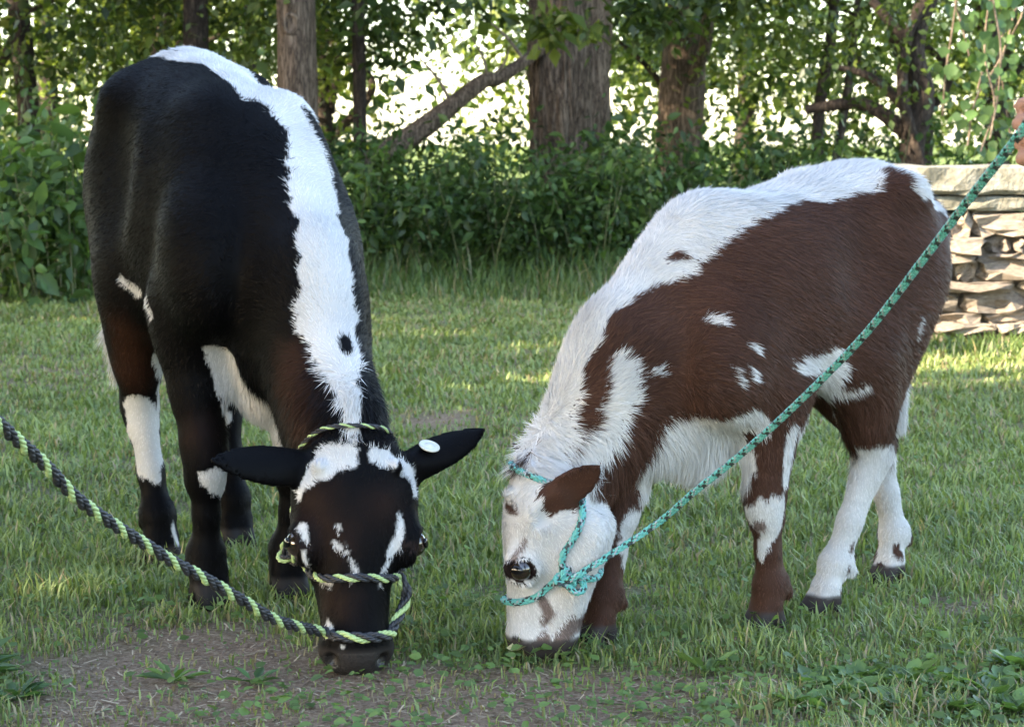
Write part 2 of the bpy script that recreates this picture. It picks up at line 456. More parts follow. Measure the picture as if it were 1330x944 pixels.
MARK_BROWN = [
    ('W', [(-.378,.098,.757,.0076),(-.355,.089,.785,.0211),(-.213,.168,.82,.0291),(-.201,.133,.846,.0234),(-.262,.043,.869,.018),(-.188,.062,.854,.0325),(-.101,.082,.829,.0435),(-.024,.071,.816,.0431),(.039,.052,.808,.04),(.151,.076,.796,.0363),(.213,.067,.783,.0332),(.254,.058,.764,.0468),(.294,.045,.736,.0521),(.332,.031,.705,.0546),(.367,.019,.676,.0436),(.409,.009,.645,.0298),(.449,.006,.617,.0242),(.483,-.001,.579,.0228),(.507,-.011,.53,.0227),(.523,-.021,.484,.0187),(.541,-.03,.425,.016),(.562,-.03,.373,.0292),(.596,-.017,.342,.0343)]),
    ('B', [(-.173,.119,.843,.0102),(-.143,.14,.814,.0203)]),
    ('B', [(.34,.042,.687,.0136),(.326,.046,.698,.015)]),
    ('W', [(.467,.052,.505,.0213),(.474,.048,.47,.0319),(.489,.033,.427,.0319),(.508,.014,.386,.0319),(.529,-.0,.34,.0452),(.588,.048,.297,.0548)]),
    ('B', [(.501,.021,.497,.0146),(.513,.011,.464,.02),(.521,.004,.429,.0146),(.53,-.005,.405,.008)]),
    ('B', [(.413,.048,.381,.0161),(.45,.033,.361,.0094),(.492,.018,.361,.004)]),
    ('B', [(.372,.027,.334,.0217),(.427,.02,.322,.0108),(.562,.1,.352,.0052)]),
    ('B', [(.33,-.021,.28,.0166),(.369,-.028,.272,.011),(.45,.005,.287,.0054)]),
    ('B', [(.533,-.006,.386,.004),(.548,-.014,.366,.004)]),
    ('B', [(.424,.066,.451,.0187),(.443,.059,.439,.0107)]),
    ('W', [(.323,.12,.595,.0081),(.311,.135,.592,.0108)]),
    ('W', [(.262,.168,.548,.0067),(.249,.17,.54,.0081)]),
    ('W', [(.306,.165,.51,.004),(.295,.168,.488,.008)]),
    ('W', [(.263,.171,.497,.0121)]),
    ('W', [(.42,.073,.498,.0053),(.399,.078,.497,.0067)]),
    ('W', [(.135,.165,.504,.0138),(.093,.162,.507,.0194),(.034,.153,.503,.0253),(.011,.141,.472,.0282),(-.016,.096,.432,.0229),(.072,.145,.403,.0168),(.098,.146,.377,.0111)]),
    ('W', [(-.025,.139,.441,.0114),(-.062,.166,.452,.0085)]),
    ('W', [(.356,.03,.335,.0299),(.337,.058,.368,.0489),(.302,.079,.388,.0463),(.268,.113,.399,.0408),(.233,.135,.407,.0382),(.194,.134,.395,.0219)]),
    ('W', [(.331,-.021,.283,.0166),(.302,.013,.312,.0551),(.242,.052,.324,.0635),(.163,.055,.331,.0504)]),
    ('W', [(.129,.154,.386,.0138),(.124,.143,.337,.0139),(.118,.132,.285,.0125)]),
    ('W', [(.164,.104,.235,.0305),(.146,.122,.235,.0333),(.141,.112,.2,.0278),(.141,.09,.169,.0126),(.139,.083,.143,.007)]),
    ('B', [(.103,.123,.273,.0056),(.101,.119,.254,.007)]),
    ('G', [(.156,.098,.207,.0139)]),
    ('W', [(-.185,.117,.282,.0497),(-.151,.103,.275,.0612),(-.147,.097,.218,.0612),(-.122,.088,.16,.0611),(-.088,.083,.096,.0637),(-.062,.076,.044,.0607)]),
    ('G', [(-.424,-.053,.244,.014),(-.408,-.056,.217,.0124)]),
    ('B', [(-.128,.087,.135,.0058),(-.121,.087,.121,.0058)]),
    ('B', [(-.113,.091,.09,.0073)]),
    ('B', [(-.142,.083,.1,.0044)]),
    ('B', [(-.116,.083,.058,.0102),(-.103,.083,.045,.0087)]),
    ('B', [(-.056,.081,.026,.013),(-.04,.076,.012,.0144)]),
    ('W', [(-.444,-.028,.37,.0156),(-.44,-.032,.314,.0249),(-.453,-.052,.248,.047),(-.432,-.046,.171,.053),(-.42,-.039,.093,.0528),(-.404,-.029,.025,.0526)]),
    ('B', [(-.423,-.037,.071,.0155)]),
    ('B', [(-.398,-.062,.035,.0109),(-.385,-.061,.015,.0109)]),
    ('W', [(.314,-.032,.249,.0194),(.351,-.025,.214,.0303),(.358,-.038,.171,.0276),(.355,-.035,.129,.0165),(.362,-.023,.089,.0069)]),
    ('B', [(.396,-.029,.128,.0191),(.417,-.017,.069,.0353),(.425,-.018,.028,.0407)]),
    ('B', [(.461,.026,.205,.008)]),
    ('W', [(-.215,.17,.573,.0044),(-.212,.164,.536,.0044)]),
]
MARK_BROWN_HEAD = [
    ('B', [(.63,-.065,.272,.0079),(.639,-.041,.269,.0079),(.642,-.022,.265,.0026)]),
    ('G', [(.639,-.006,.22,.0052),(.649,-.014,.198,.0052),(.66,-.022,.182,.0052)]),
    ('G', [(.599,-.01,.114,.0092),(.59,-.0,.089,.0105),(.594,-.007,.073,.0079)]),
    ('G', [(.594,-.003,.047,.0105),(.603,-.009,.034,.0118)]),
    ('K', [(.623,-.035,.03,.0118),(.625,-.049,.036,.0092)]),
    ('G', [(.429,-.031,.102,.0054),(.441,-.052,.074,.0163),(.555,.027,.07,.0184),(.572,.016,.044,.0158)]),
]
#CORE-END
# ------------------------------------------------------------------ small helpers
def new_mat(name):
    m = bpy.data.materials.new(name); m.use_nodes = True
    nt = m.node_tree
    return m, nt, nt.nodes['Principled BSDF'], nt.links

def link_mesh(name, me, mat, parent=None, smooth=True):
    o = bpy.data.objects.new(name, me)
    COL.objects.link(o)
    if mat is not None:
        me.materials.append(mat)
    if smooth and len(me.polygons):
        me.polygons.foreach_set('use_smooth', np.ones(len(me.polygons), bool))
    if parent is not None:
        o.parent = parent
    return o

def np_mesh(name, V, F, nv=None):
    """fast mesh from arrays; F is (n, k) with constant k"""
    me = bpy.data.meshes.new(name)
    V = np.ascontiguousarray(V, np.float32); F = np.ascontiguousarray(F, np.int32)
    k = F.shape[1]
    me.vertices.add(len(V)); me.vertices.foreach_set('co', V.ravel())
    me.loops.add(F.size); me.loops.foreach_set('vertex_index', F.ravel())
    me.polygons.add(len(F))
    me.polygons.foreach_set('loop_start', np.arange(0, F.size, k, dtype=np.int32))
    me.update(calc_edges=True)
    return me

def set_color(me, C, name='tint'):
    a = me.color_attributes.new(name, 'FLOAT_COLOR', 'POINT')
    C4 = np.ones((len(C), 4), np.float32); C4[:, :3] = C
    a.data.foreach_set('color', C4.ravel())

def tag(o, label=None, cat=None, group=None, kind=None):
    if label: o['label'] = label
    if cat: o['category'] = cat
    if group: o['group'] = group
    if kind: o['kind'] = kind
    return o

def empty(name, loc, rz=0.0):
    o = bpy.data.objects.new(name, None)
    o.location = loc; o.rotation_euler = (0, 0, rz); o.empty_display_size = .1
    COL.objects.link(o)
    return o

def vnoise(P, scale, seed=0):
    """cheap smooth 3-D value noise in 0..1"""
    X = P * scale + seed * 17.3
    i = np.floor(X).astype(np.int64); f = X - i
    f = f * f * (3 - 2 * f)
    def h(a, b, c):
        n = (a * 73856093) ^ (b * 19349663) ^ (c * 83492791) ^ (seed * 2654435761)
        n = (n ^ (n >> 13)) * 1274126177
        n = n & 0x7fffffff
        return ((n ^ (n >> 16)) & 0xffff) / 65535.0
    out = 0
    for dx in (0, 1):
        for dy in (0, 1):
            for dz in (0, 1):
                w = (f[:, 0] if dx else 1 - f[:, 0]) * (f[:, 1] if dy else 1 - f[:, 1]) * (f[:, 2] if dz else 1 - f[:, 2])
                out = out + w * h(i[:, 0] + dx, i[:, 1] + dy, i[:, 2] + dz)
    return out

def smooth01(x, a, b):
    t = np.clip((x - a) / (b - a), 0, 1)
    return t * t * (3 - 2 * t)

def chain_sd(P, pts):
    """distance to a chain of capsules minus the running radius (negative inside)"""
    pts = np.asarray(pts, float)
    if len(pts) == 1:
        return np.linalg.norm(P - pts[0, :3], axis=1) - pts[0, 3]
    best = np.full(len(P), 9.0)
    for a, b in zip(pts[:-1], pts[1:]):
        d = b[:3] - a[:3]
        t = np.clip((P - a[:3]) @ d / (d @ d + 1e-9), 0, 1)
        s = np.linalg.norm(P - a[:3] - t[:, None] * d, axis=1) - (a[3] + (b[3] - a[3]) * t)
        best = np.minimum(best, s)
    return best

COAT = {'W': (.545, .53, .508), 'K': (.0023, .0021, .0024), 'B': (.056, .0270, .0180), 'C': (.030, .0130, .008), 'D': (.017, .0085, .006), 'G': (.16, .12, .105), 'N': (.012, .008, .008), 'S': (.045, .030, .028)}

def paint(P, base, layers, jag=.010):
    D = np.stack([vnoise(P, 45, 1), vnoise(P, 45, 2), vnoise(P, 45, 3)], 1) - .5
    D2 = np.stack([vnoise(P, 130, 4), vnoise(P, 130, 5), vnoise(P, 130, 6)], 1) - .5
    D3 = np.stack([vnoise(P, 17, 7), vnoise(P, 17, 8), vnoise(P, 17, 10)], 1) - .5
    Pj = P + D * jag * 1.8 + D2 * jag * .8 + D3 * jag * 2.2
    C = np.array(COAT[base])[None] * np.ones((len(P), 1))
    for soft, marks in layers:
        for c, pts in marks:
            rm = max(q[3] for q in pts)
            sd = chain_sd(Pj if rm > .014 else P + (Pj - P) * min(.35, rm / .03), pts)
            w = smooth01(-sd, -soft, soft + 1e-5)[:, None]
            C = C * (1 - w) + np.array(COAT[c]) * w
    return C

def make_coat(V, Q, N, nhair, flow_fn, len_fn, col_fn, seed, lift=.19, width=.0019):
    rng = np.random.default_rng(seed)
    T = np.concatenate([Q[:, [0, 1, 2]], Q[:, [0, 2, 3]]])
    A = np.linalg.norm(np.cross(V[T[:, 1]] - V[T[:, 0]], V[T[:, 2]] - V[T[:, 0]]), axis=1)
    L0 = len_fn(V)
    A = A * (L0[T[:, 0]] > .001) * (1 + .6 * (L0[T[:, 0]] < .014))
    idx = np.searchsorted(np.cumsum(A) / A.sum(), rng.random(nhair))
    idx = np.minimum(idx, len(T) - 1)
    b = rng.random((nhair, 2)); b[b.sum(1) > 1] = 1 - b[b.sum(1) > 1]
    t = T[idx]
    def ip(X): return X[t[:, 0]] * (1 - b.sum(1))[:, None] + X[t[:, 1]] * b[:, :1] + X[t[:, 2]] * b[:, 1:]
    P = ip(V); n = ip(N); n /= np.linalg.norm(n, axis=1, keepdims=True)
    L = len_fn(P) * (.65 + .7 * rng.random(nhair))
    fl = flow_fn(P, n)
    # low-frequency wander + per-hair jitter so that the coat lies in locks
    wob = np.stack([vnoise(P, 22, 11), vnoise(P, 22, 12), vnoise(P, 22, 13)], 1) - .5
    wob2 = np.stack([vnoise(P, 90, 14), vnoise(P, 90, 15), vnoise(P, 90, 16)], 1) - .5
    fl = fl + wob * .6 + wob2 * .4 + rng.normal(0, .12, (nhair, 3))
    fl = fl - n * np.sum(fl * n, 1)[:, None]
    fl /= np.linalg.norm(fl, axis=1, keepdims=True) + 1e-9
    side = np.cross(fl, n) + n * rng.normal(0, .35, (nhair, 1))
    side /= np.linalg.norm(side, axis=1, keepdims=True)
    lf = (lift * (.5 + 1.0 * rng.random(nhair)))[:, None]
    w = (width * (.7 + .6 * rng.random(nhair)))[:, None]
    s1 = np.cross(n, fl)
    lock = vnoise(np.stack([np.sum(P * s1, 1) * 120, np.sum(P * fl, 1) * 22, np.sum(P * n, 1) * 30], 1), 1.0, 61)
    lf = lf * (.35 + 1.5 * lock[:, None])
    p0 = P - n * .0015
    p2 = p0 + (fl + n * lf) * L[:, None]
    X = np.stack([p0 - side * w * .5, p0 + side * w * .5, p2], 1).reshape(-1, 3)
    F = np.arange(nhair * 3).reshape(-1, 3)
    C = col_fn(P)
    # locks: tone runs along the lie of the coat, strongest in dark hair
    dark = (C.mean(1) < .3)[:, None]
    amp = np.where(dark, 1.0, .22)
    C = C * (1 - amp * .72 + amp * 1.05 * lock[:, None] + amp * .45 * rng.random((nhair, 1)))
    C = np.repeat(C, 3, axis=0)
    return X, F, np.clip(C, 0, .80)

# hide and coat material: tint comes with the hair, the shader only adds grain and gloss
hide_mat, nt, pb, lk = new_mat('hide')
at_ = nt.nodes.new('ShaderNodeVertexColor'); at_.layer_name = 'tint'
lk.new(at_.outputs[0], pb.inputs['Base Color'])
pb.inputs['Roughness'].default_value = .55
pb.inputs['Specular IOR Level'].default_value = .05
coat_mat, nt, pb, lk = new_mat('coat_hair')
at_ = nt.nodes.new('ShaderNodeVertexColor'); at_.layer_name = 'tint'
lk.new(at_.outputs[0], pb.inputs['Base Color'])
pb.inputs['Roughness'].default_value = .45
pb.inputs['Specular IOR Level'].default_value = .06
muzzle_mat, nt, pb, lk = new_mat('wet_muzzle')
at_ = nt.nodes.new('ShaderNodeVertexColor'); at_.layer_name = 'tint'
lk.new(at_.outputs[0], pb.inputs['Base Color'])
tcm = nt.nodes.new('ShaderNodeTexCoord'); vom = nt.nodes.new('ShaderNodeTexVoronoi'); vom.inputs['Scale'].default_value = 190
lk.new(tcm.outputs['Object'], vom.inputs['Vector'])
bpm = nt.nodes.new('ShaderNodeBump'); bpm.inputs['Strength'].default_value = .5; bpm.inputs['Distance'].default_value = .002
lk.new(vom.outputs['Distance'], bpm.inputs['Height']); lk.new(bpm.outputs[0], pb.inputs['Normal'])
pb.inputs['Roughness'].default_value = .32; pb.inputs['Specular IOR Level'].default_value = .4
eye_mat, nt, pb, lk = new_mat('eyeball')
tc = nt.nodes.new('ShaderNodeTexCoord'); grad = nt.nodes.new('ShaderNodeTexNoise'); grad.inputs['Scale'].default_value = 60
rmp = nt.nodes.new('ShaderNodeValToRGB')
rmp.color_ramp.elements[0].color = (.006, .004, .003, 1); rmp.color_ramp.elements[1].color = (.03, .017, .010, 1)
lk.new(tc.outputs['Object'], grad.inputs['Vector']); lk.new(grad.outputs[0], rmp.inputs[0]); lk.new(rmp.outputs[0], pb.inputs['Base Color'])
pb.inputs['Roughness'].default_value = .06
pb.inputs['Coat Weight'].default_value = 1.0
pb.inputs['Coat Roughness'].default_value = .03

pupil_mat, nt, pb, lk = new_mat('pupil')
no_ = nt.nodes.new('ShaderNodeTexNoise'); rq = nt.nodes.new('ShaderNodeValToRGB')
rq.color_ramp.elements[0].color = (.001, .001, .0015, 1); rq.color_ramp.elements[1].color = (.003, .003, .004, 1)
lk.new(no_.outputs[0], rq.inputs[0]); lk.new(rq.outputs[0], pb.inputs['Base Color']); pb.inputs['Roughness'].default_value = .05

def uv_sphere(name, r, seg=24, rings=14, squash=(1, 1, 1)):
    V = [(0, 0, r)]; F = []
    for i in range(1, rings):
        th = math.pi * i / rings
        for j in range(seg):
            ph = 2 * math.pi * j / seg
            V.append((r * math.sin(th) * math.cos(ph), r * math.sin(th) * math.sin(ph), r * math.cos(th)))
    V.append((0, 0, -r))
    for j in range(seg):
        F.append((0, 1 + j, 1 + (j + 1) % seg))
        b0 = 1 + (rings - 2) * seg
        F.append((b0 + j, len(V) - 1, b0 + (j + 1) % seg))
    for i in range(rings - 2):
        for j in range(seg):
            a = 1 + i * seg + j; b = 1 + i * seg + (j + 1) % seg
            F.append((a, a + seg, b + seg, b))
    me = bpy.data.meshes.new(name)
    me.from_pydata([(x * squash[0], y * squash[1], z * squash[2]) for x, y, z in V], [], F)
    return me

def head_coord(info, P):
    """coordinates of points in the head frame, in head lengths"""
    o = info['Q'](0, 0, 0)
    return ((P - o) @ info['A'].T) / info['H']

def is_head(info, P):
    X = head_coord(info, P)
    return smooth01(X[:, 0], -.05, .10) * (1 - smooth01(info['HB'].eval(P), .006, .022))

def build_calf(name, fn, O, ang, base, layers, head_layers, nhair, seed, lens, ear_col, horn, top_white=None):
    B, info = fn()
    D, lo, vox = B.grid(.0055)
    V, Q = surface_nets(D, lo, vox)
    V = relax(V, Q, 2, .5)
    N = vnormals(V, Q)
    S = info['S']; H = info['H']
    root = empty(name, (O[0], O[1], 0), ang)
    lt, ll, lh, lp, lb = lens          # torso, legs, head, poll and crest, belly
    eyes = [info['Q'](info['eye_a'], s * .243, -.125) for s in (1, -1)]
    def eye_zone(P, e):
        X = ((P - e) @ info['A'].T) / H
        return np.sqrt((X[:, 0] / .058) ** 2 + (X[:, 1] / .10) ** 2 + (X[:, 2] / .078) ** 2)
    def earness(P):
        m = np.zeros(len(P), bool)
        for f, b, e in info['ears']:
            m |= (f(P) < .008) & (((P - b) @ e) > -.012)
        return m
    def length(P):
        X = head_coord(info, P)
        hd = is_head(info, P)
        L = np.full(len(P), lt)
        leg = 1 - smooth01(P[:, 2], .28 * S, .46 * S)
        leg = leg * (1 - hd)
        L = L * (1 - leg) + ll * leg
        crest = np.exp(-(P[:, 1] / .06) ** 2) * (N_up(P)) * (1 - hd)
        L = L + (lp - lt) * crest * .8
        belly = (1 - hd) * smooth01(P[:, 0], -.30, -.05) * (1 - smooth01(P[:, 2], .40 * S, .52 * S)) * smooth01(P[:, 2], .26 * S, .36 * S) * (np.abs(P[:, 1]) < .085)
        L = L + (lb - ll) * belly
        L = L * (1 - hd) + lh * hd
        pol = hd * (1 - smooth01(X[:, 0], .02, .16)) * (np.abs(X[:, 1]) < .3)
        L = L + (lp * .75 - lh) * pol
        ear = earness(P)
        L = np.where(ear, lh * .6, L)
        # bare skin: nose, eye openings, hooves
        L = np.where((X[:, 0] > info['nose']) & (X[:, 2] > -.6), 0, L)
        for e in eyes:
            L = np.where(eye_zone(P, e) < 1.05, 0, L)
        L = np.where(P[:, 2] < .055 * S, 0, L)
        tail = (P[:, 0] < info['tail'][0]) & (P[:, 2] < info['tail'][1]) & (P[:, 2] > .24)
        L = np.where(tail & (hd < .5), info['tail'][2], L)
        return L
    def N_up(P):
        return smooth01(P[:, 2], .62 * S, .80 * S)
    def flow(P, n):
        X = head_coord(info, P)
        hd = is_head(info, P)[:, None]
        leg = (1 - smooth01(P[:, 2], .36 * S, .56 * S))[:, None] * (1 - hd)
        nk = smooth01(P[:, 0], info['nk'][0], info['nk'][1])[:, None] * (1 - hd)
        body = np.array([-1., 0, -.75])[None] * np.ones((len(P), 1))
        neck = np.array([-.75, 0, .35])[None] * np.ones((len(P), 1))
        fl = body * (1 - nk) + neck * nk
        fl = fl * (1 - leg) + np.array([-.15, 0, -1.])[None] * leg
        a = info['A'][0]; nn = info['A'][2]
        up = smooth01(X[:, 0], .16, .30)[:, None]
        hf = a[None] * (up * 2 - 1) * .8 - nn[None] * .4 * up - nn[None] * .8 * (1 - up)
        return fl * (1 - hd) + hf * hd
    def colour(P):
        C = paint(P, base, layers)
        if top_white is not None:
            m = top_white(P)[:, None]
            C = np.where(m, np.array(COAT['W'])[None], C)
        X = head_coord(info, P)
        if head_layers is not None:
            hd = is_head(info, P)
            Wd = paint(P, 'W', head_layers, jag=.005)
            C = np.where((hd > .5)[:, None] & ~earness(P)[:, None], Wd, C)
        C = np.where(earness(P)[:, None], np.array(COAT[ear_col])[None], C)
        C = np.where(((X[:, 0] + (vnoise(P, 60, 21) - .5) * .07 > info['nose']) & (X[:, 2] > -.6) & (np.abs(X[:, 1]) < .4))[:, None], np.array(COAT[info['nosecol']])[None], C)
        for e in eyes:
            C = np.where((eye_zone(P, e) < 1.0 + .3 * vnoise(P, 70, 23))[:, None], np.array(COAT['S'])[None] * .35, C)
        hoof = smooth01(P[:, 2], .040 * S, .050 * S)[:, None]
        C = C * hoof + np.array(horn)[None] * (1 - hoof)
        return C * (.85 + .3 * vnoise(P, 14, 9))[:, None]
    me = np_mesh('body', V, Q)
    CB = colour(V)
    set_color(me, np.clip(CB * .8, 0, .86))
    body = link_mesh('body', me, hide_mat, root)
    me.materials.append(muzzle_mat)
    Xf = head_coord(info, V[Q].mean(1))
    me.polygons.foreach_set('material_index', ((Xf[:, 0] > info['nose'] + .01) & (Xf[:, 2] > -.6) & (np.abs(Xf[:, 1]) < .4)).astype(np.int32))
    X, F, C = make_coat(V, Q, N, nhair, flow, length, colour, seed)
    me = np_mesh('coat', X, F)
    set_color(me, C)
    coat = link_mesh('coat', me, coat_mat, root)
    tag(coat, kind='stuff')
    for e in eyes:
        o = link_mesh('eye', uv_sphere('eye', .060 * H), eye_mat, root)
        o.location = e
        sd_ = 1 if e is eyes[0] else -1
        pu = link_mesh('pupil', uv_sphere('pupil', .03 * H, 20, 12, (1, 1, .35)), pupil_mat, o)
        a_, l_, n_ = [Vector(v) for v in info['A']]
        zz = (l_ * sd_ + n_ * .25).normalized(); xx = (n_ - zz * n_.dot(zz)).normalized(); yy = zz.cross(xx)
        pu.matrix_local = Matrix.Translation(zz * .058 * H) @ Matrix((xx * 1.2, yy * .75, zz)).transposed().to_4x4()
    return root, B, info
def far_top(P):
    """the white saddle runs over the spine and down the off side of the brown calf"""
    zt = np.interp(P[:, 0], [-.40, -.37, -.28, -.1, .05, .17, .27, .36, .45, .53, .60], [.78, .82, .868, .845, .81, .78, .73, .66, .55, .43, .36])
    yc = np.interp(P[:, 0], [-.4, .2, .4, .52, .6], [.05, .045, .016, -.018, -.068])
    return (P[:, 1] < yc) & (P[:, 2] > zt - .15 - .06 * vnoise(P, 9, 51)) & (P[:, 2] > .30)
def spine_white(P):
    return (P[:, 0] > -.33) & (P[:, 0] < .24) & (P[:, 1] > -.035) & (P[:, 1] < .12) & (P[:, 2] > np.interp(P[:, 0], [-.33, -.27, -.14, .02, .16, .27], [1.09, 1.105, 1.085, 1.05, 1.015, .965]) - .05 - .02 * vnoise(P, 30, 52))
black_calf, SDF_K, INFO_K = build_calf(
    'calf', calf_black, BLACK_O, BLACK_H, 'K',
    [(.05, MARK_BLACK_TONE), (.0, [('W', [(-.28, 0, .50, .10), (.02, 0, .46, .12), (.15, 0, .45, .09), (.26, .02, .40, .095), (.25, .05, .36, .07)]), ('W', [(-.575, -.09, .56, .03), (-.55, -.115, .36, .08)])]), (.0015, MARK_BLACK)],
    None, 360000, 3, (.013, .009, .010, .017, .026), 'K', (.03, .026, .024), top_white=spine_white)
tag(black_calf, 'black calf with a white stripe down its spine, grazing in a green-striped halter', 'calf')
brown_calf, SDF_R, INFO_R = build_calf(
    'calf', calf_brown, BROWN_O, BROWN_H, 'B',
    [(.0, [('W', [(-.25, 0, .43, .05), (.02, 0, .36, .08), (.24, 0, .36, .10), (.30, -.01, .40, .08)]), ('W', [(-.425, -.04, .52, .03), (-.43, -.05, .33, .05)])]), (.0015, MARK_BROWN)],
    [(.003, MARK_BROWN_HEAD)], 360000, 4, (.021, .010, .011, .019, .038), 'B', (.05, .04, .036), top_white=far_top)
tag(brown_calf, 'small brown and white calf with a white head, grazing in a teal rope halter', 'calf')
# ------------------------------------------------------------------ ropes and halters
def at(x, y, Y):
    """world point seen at photo pixel (x, y) at depth Y"""
    f = np.array([0, math.cos(PITCH), -math.sin(PITCH)]); u = np.array([0, math.sin(PITCH), math.cos(PITCH)])
    d = f + u * (472 - y) / 2960 + np.array([1., 0, 0]) * (x - 665) / 2960
    return np.array([0, 0, CAM_Z]) + d * (Y / d[1])

def spline(pts, step=.004, closed=False):
    P = np.asarray(pts, float)
    if closed:
        P = np.concatenate([P[-1:], P, P[:2]])
    else:
        P = np.concatenate([2 * P[:1] - P[1:2], P, 2 * P[-1:] - P[-2:-1]])
    out = []
    for i in range(1, len(P) - 2):
        p0, p1, p2, p3 = P[i - 1:i + 3]
        n = max(4, int(np.linalg.norm(p2 - p1) / .003))
        t = np.linspace(0, 1, n, endpoint=False)[:, None]
        out.append(.5 * (2 * p1 + (p2 - p0) * t + (2 * p0 - 5 * p1 + 4 * p2 - p3) * t ** 2 + (3 * p1 - p0 - 3 * p2 + p3) * t ** 3))
    out.append(P[-2:-1])
    C = np.concatenate(out)
    s = np.concatenate([[0], np.cumsum(np.linalg.norm(np.diff(C, axis=0), axis=1))])
    q = np.linspace(0, s[-1], max(3, int(s[-1] / step)))
    return np.stack([np.interp(q, s, C[:, k]) for k in range(3)], 1), q

def frames(C):
    T = np.gradient(C, axis=0); T /= np.linalg.norm(T, axis=1, keepdims=True) + 1e-12
    U = np.zeros_like(T)
    u = np.cross(T[0], [0.13, .2, 1.]); u /= np.linalg.norm(u)
    for i in range(len(T)):
        u = u - T[i] * (u @ T[i]); u /= np.linalg.norm(u)
        U[i] = u
    return T, U, np.cross(T, U)

def tube(C, r, sides=7):
    T, U, W = frames(C)
    a = np.arange(sides) * 2 * math.pi / sides
    r = np.broadcast_to(r, (len(C),))
    V = (C[:, None] + r[:, None, None] * (np.cos(a)[None, :, None] * U[:, None] + np.sin(a)[None, :, None] * W[:, None])).reshape(-1, 3)
    n = len(C)
    i = np.arange(n - 1)[:, None] * sides; j = np.arange(sides)[None]
    F = np.stack([i + j, i + (j + 1) % sides, i + sides + (j + 1) % sides, i + sides + j], -1).reshape(-1, 4)
    return V, F

def rope_material(name, col, var):
    m, nt, pb, lk = new_mat(name)
    tc = nt.nodes.new('ShaderNodeTexCoord'); no = nt.nodes.new('ShaderNodeTexNoise')
    no.inputs['Scale'].default_value = 350; no.inputs['Detail'].default_value = 3
    mx = nt.nodes.new('ShaderNodeMix'); mx.data_type = 'RGBA'
    mx.inputs['A'].default_value = (*col, 1); mx.inputs['B'].default_value = (*var, 1)
    lk.new(tc.outputs['Object'], no.inputs['Vector']); lk.new(no.outputs[0], mx.inputs['Factor'])
    lk.new(mx.outputs['Result'], pb.inputs['Base Color'])
    bp = nt.nodes.new('ShaderNodeBump'); bp.inputs['Strength'].default_value = .6; bp.inputs['Distance'].default_value = .001
    lk.new(no.outputs[0], bp.inputs['Height']); lk.new(bp.outputs[0], pb.inputs['Normal'])
    pb.inputs['Roughness'].default_value = .5
    return m
ROPE_K = rope_material('rope_black', (.008, .008, .010), (.03, .03, .034))
ROPE_G = rope_material('rope_green', (.24, .34, .11), (.44, .54, .25))
ROPE_T = rope_material('rope_teal', (.05, .28, .25), (.13, .42, .38))
ROPE_D = rope_material('rope_dark', (.008, .012, .014), (.03, .05, .05))
ROPE_W = rope_material('rope_grey', (.20, .24, .26), (.34, .40, .40))

def lay_rope(parent, name, pts, R, kind, closed=False):
    """a rope of real strands laid along a path; one mesh per rope length, one material per strand colour"""
    C, s = spline(pts, .0035, closed)
    T, U, W = frames(C)
    VV, FF, MM = [], [], []
    if kind == 'twist':
        strands = [(0, 1, 0, 0), (1, 0, 0, 0), (2, 0, 0, 0)]
        mats = [ROPE_K, ROPE_G]
        for k, mi, _, _ in strands:
            ph = 2 * math.pi * (s / (R * 7.8) + k / 3)
            rad = R * .52
            S = C + rad * (np.cos(ph)[:, None] * U + np.sin(ph)[:, None] * W)
            for q in range(3):       # each strand is itself three yarns
                p2 = -2 * math.pi * (s / (R * 3.0) + q / 3)
                Y = S + R * .24 * (np.cos(p2)[:, None] * U + np.sin(p2)[:, None] * W)
                V, F = tube(Y, R * .30, 6)
                FF.append(F + sum(len(v) for v in VV)); VV.append(V); MM.append(np.full(len(F), mi))
    else:
        mats = [ROPE_T, ROPE_D, ROPE_W]
        cols = [0, 0, 0, 1, 0, 0, 1, 2]
        n = 4
        for d in (1, -1):
            for k in range(n):
                ph = d * 2 * math.pi * (s / (R * 7.0)) + 2 * math.pi * k / n + (0 if d > 0 else math.pi / n)
                rad = R * (.66 + .16 * d * np.cos(2 * math.pi * s / (R * 7.0) * n))
                S = C + rad[:, None] * (np.cos(ph)[:, None] * U + np.sin(ph)[:, None] * W)
                V, F = tube(S, R * .36, 6)
                FF.append(F + sum(len(v) for v in VV)); VV.append(V); MM.append(np.full(len(F), cols[(0 if d > 0 else n) + k]))
    me = np_mesh(name, np.concatenate(VV), np.concatenate(FF))
    for m in mats:
        me.materials.append(m)
    me.polygons.foreach_set('material_index', np.concatenate(MM).astype(np.int32))
    o = link_mesh(name, me, None, parent)
    return o

def calf_world(O, ang, P):
    c, s = math.cos(ang), math.sin(ang)
    P = np.atleast_2d(P)
    return np.stack([O[0] + c * P[:, 0] - s * P[:, 1], O[1] + s * P[:, 0] + c * P[:, 1], P[:, 2]], 1)

def on_head(B, info, lst, off, cn=-.22):
    """points lying on the head: (position along the head, angle round it in degrees)"""
    out = []
    a, l, n = info['A']; H = info['H']
    for pos, ang, *rest in lst:
        c = info['Q'](pos, 0, rest[0] if rest else cn)
        d = math.cos(math.radians(ang)) * n + math.sin(math.radians(ang)) * l
        t = np.linspace(0, .55 * H, 160)
        sd = B.eval(c + t[:, None] * d)
        k = np.argmax(sd > 0) if (sd > 0).any() else 159
        out.append(c + d * (t[k] + off))
    return np.array(out)

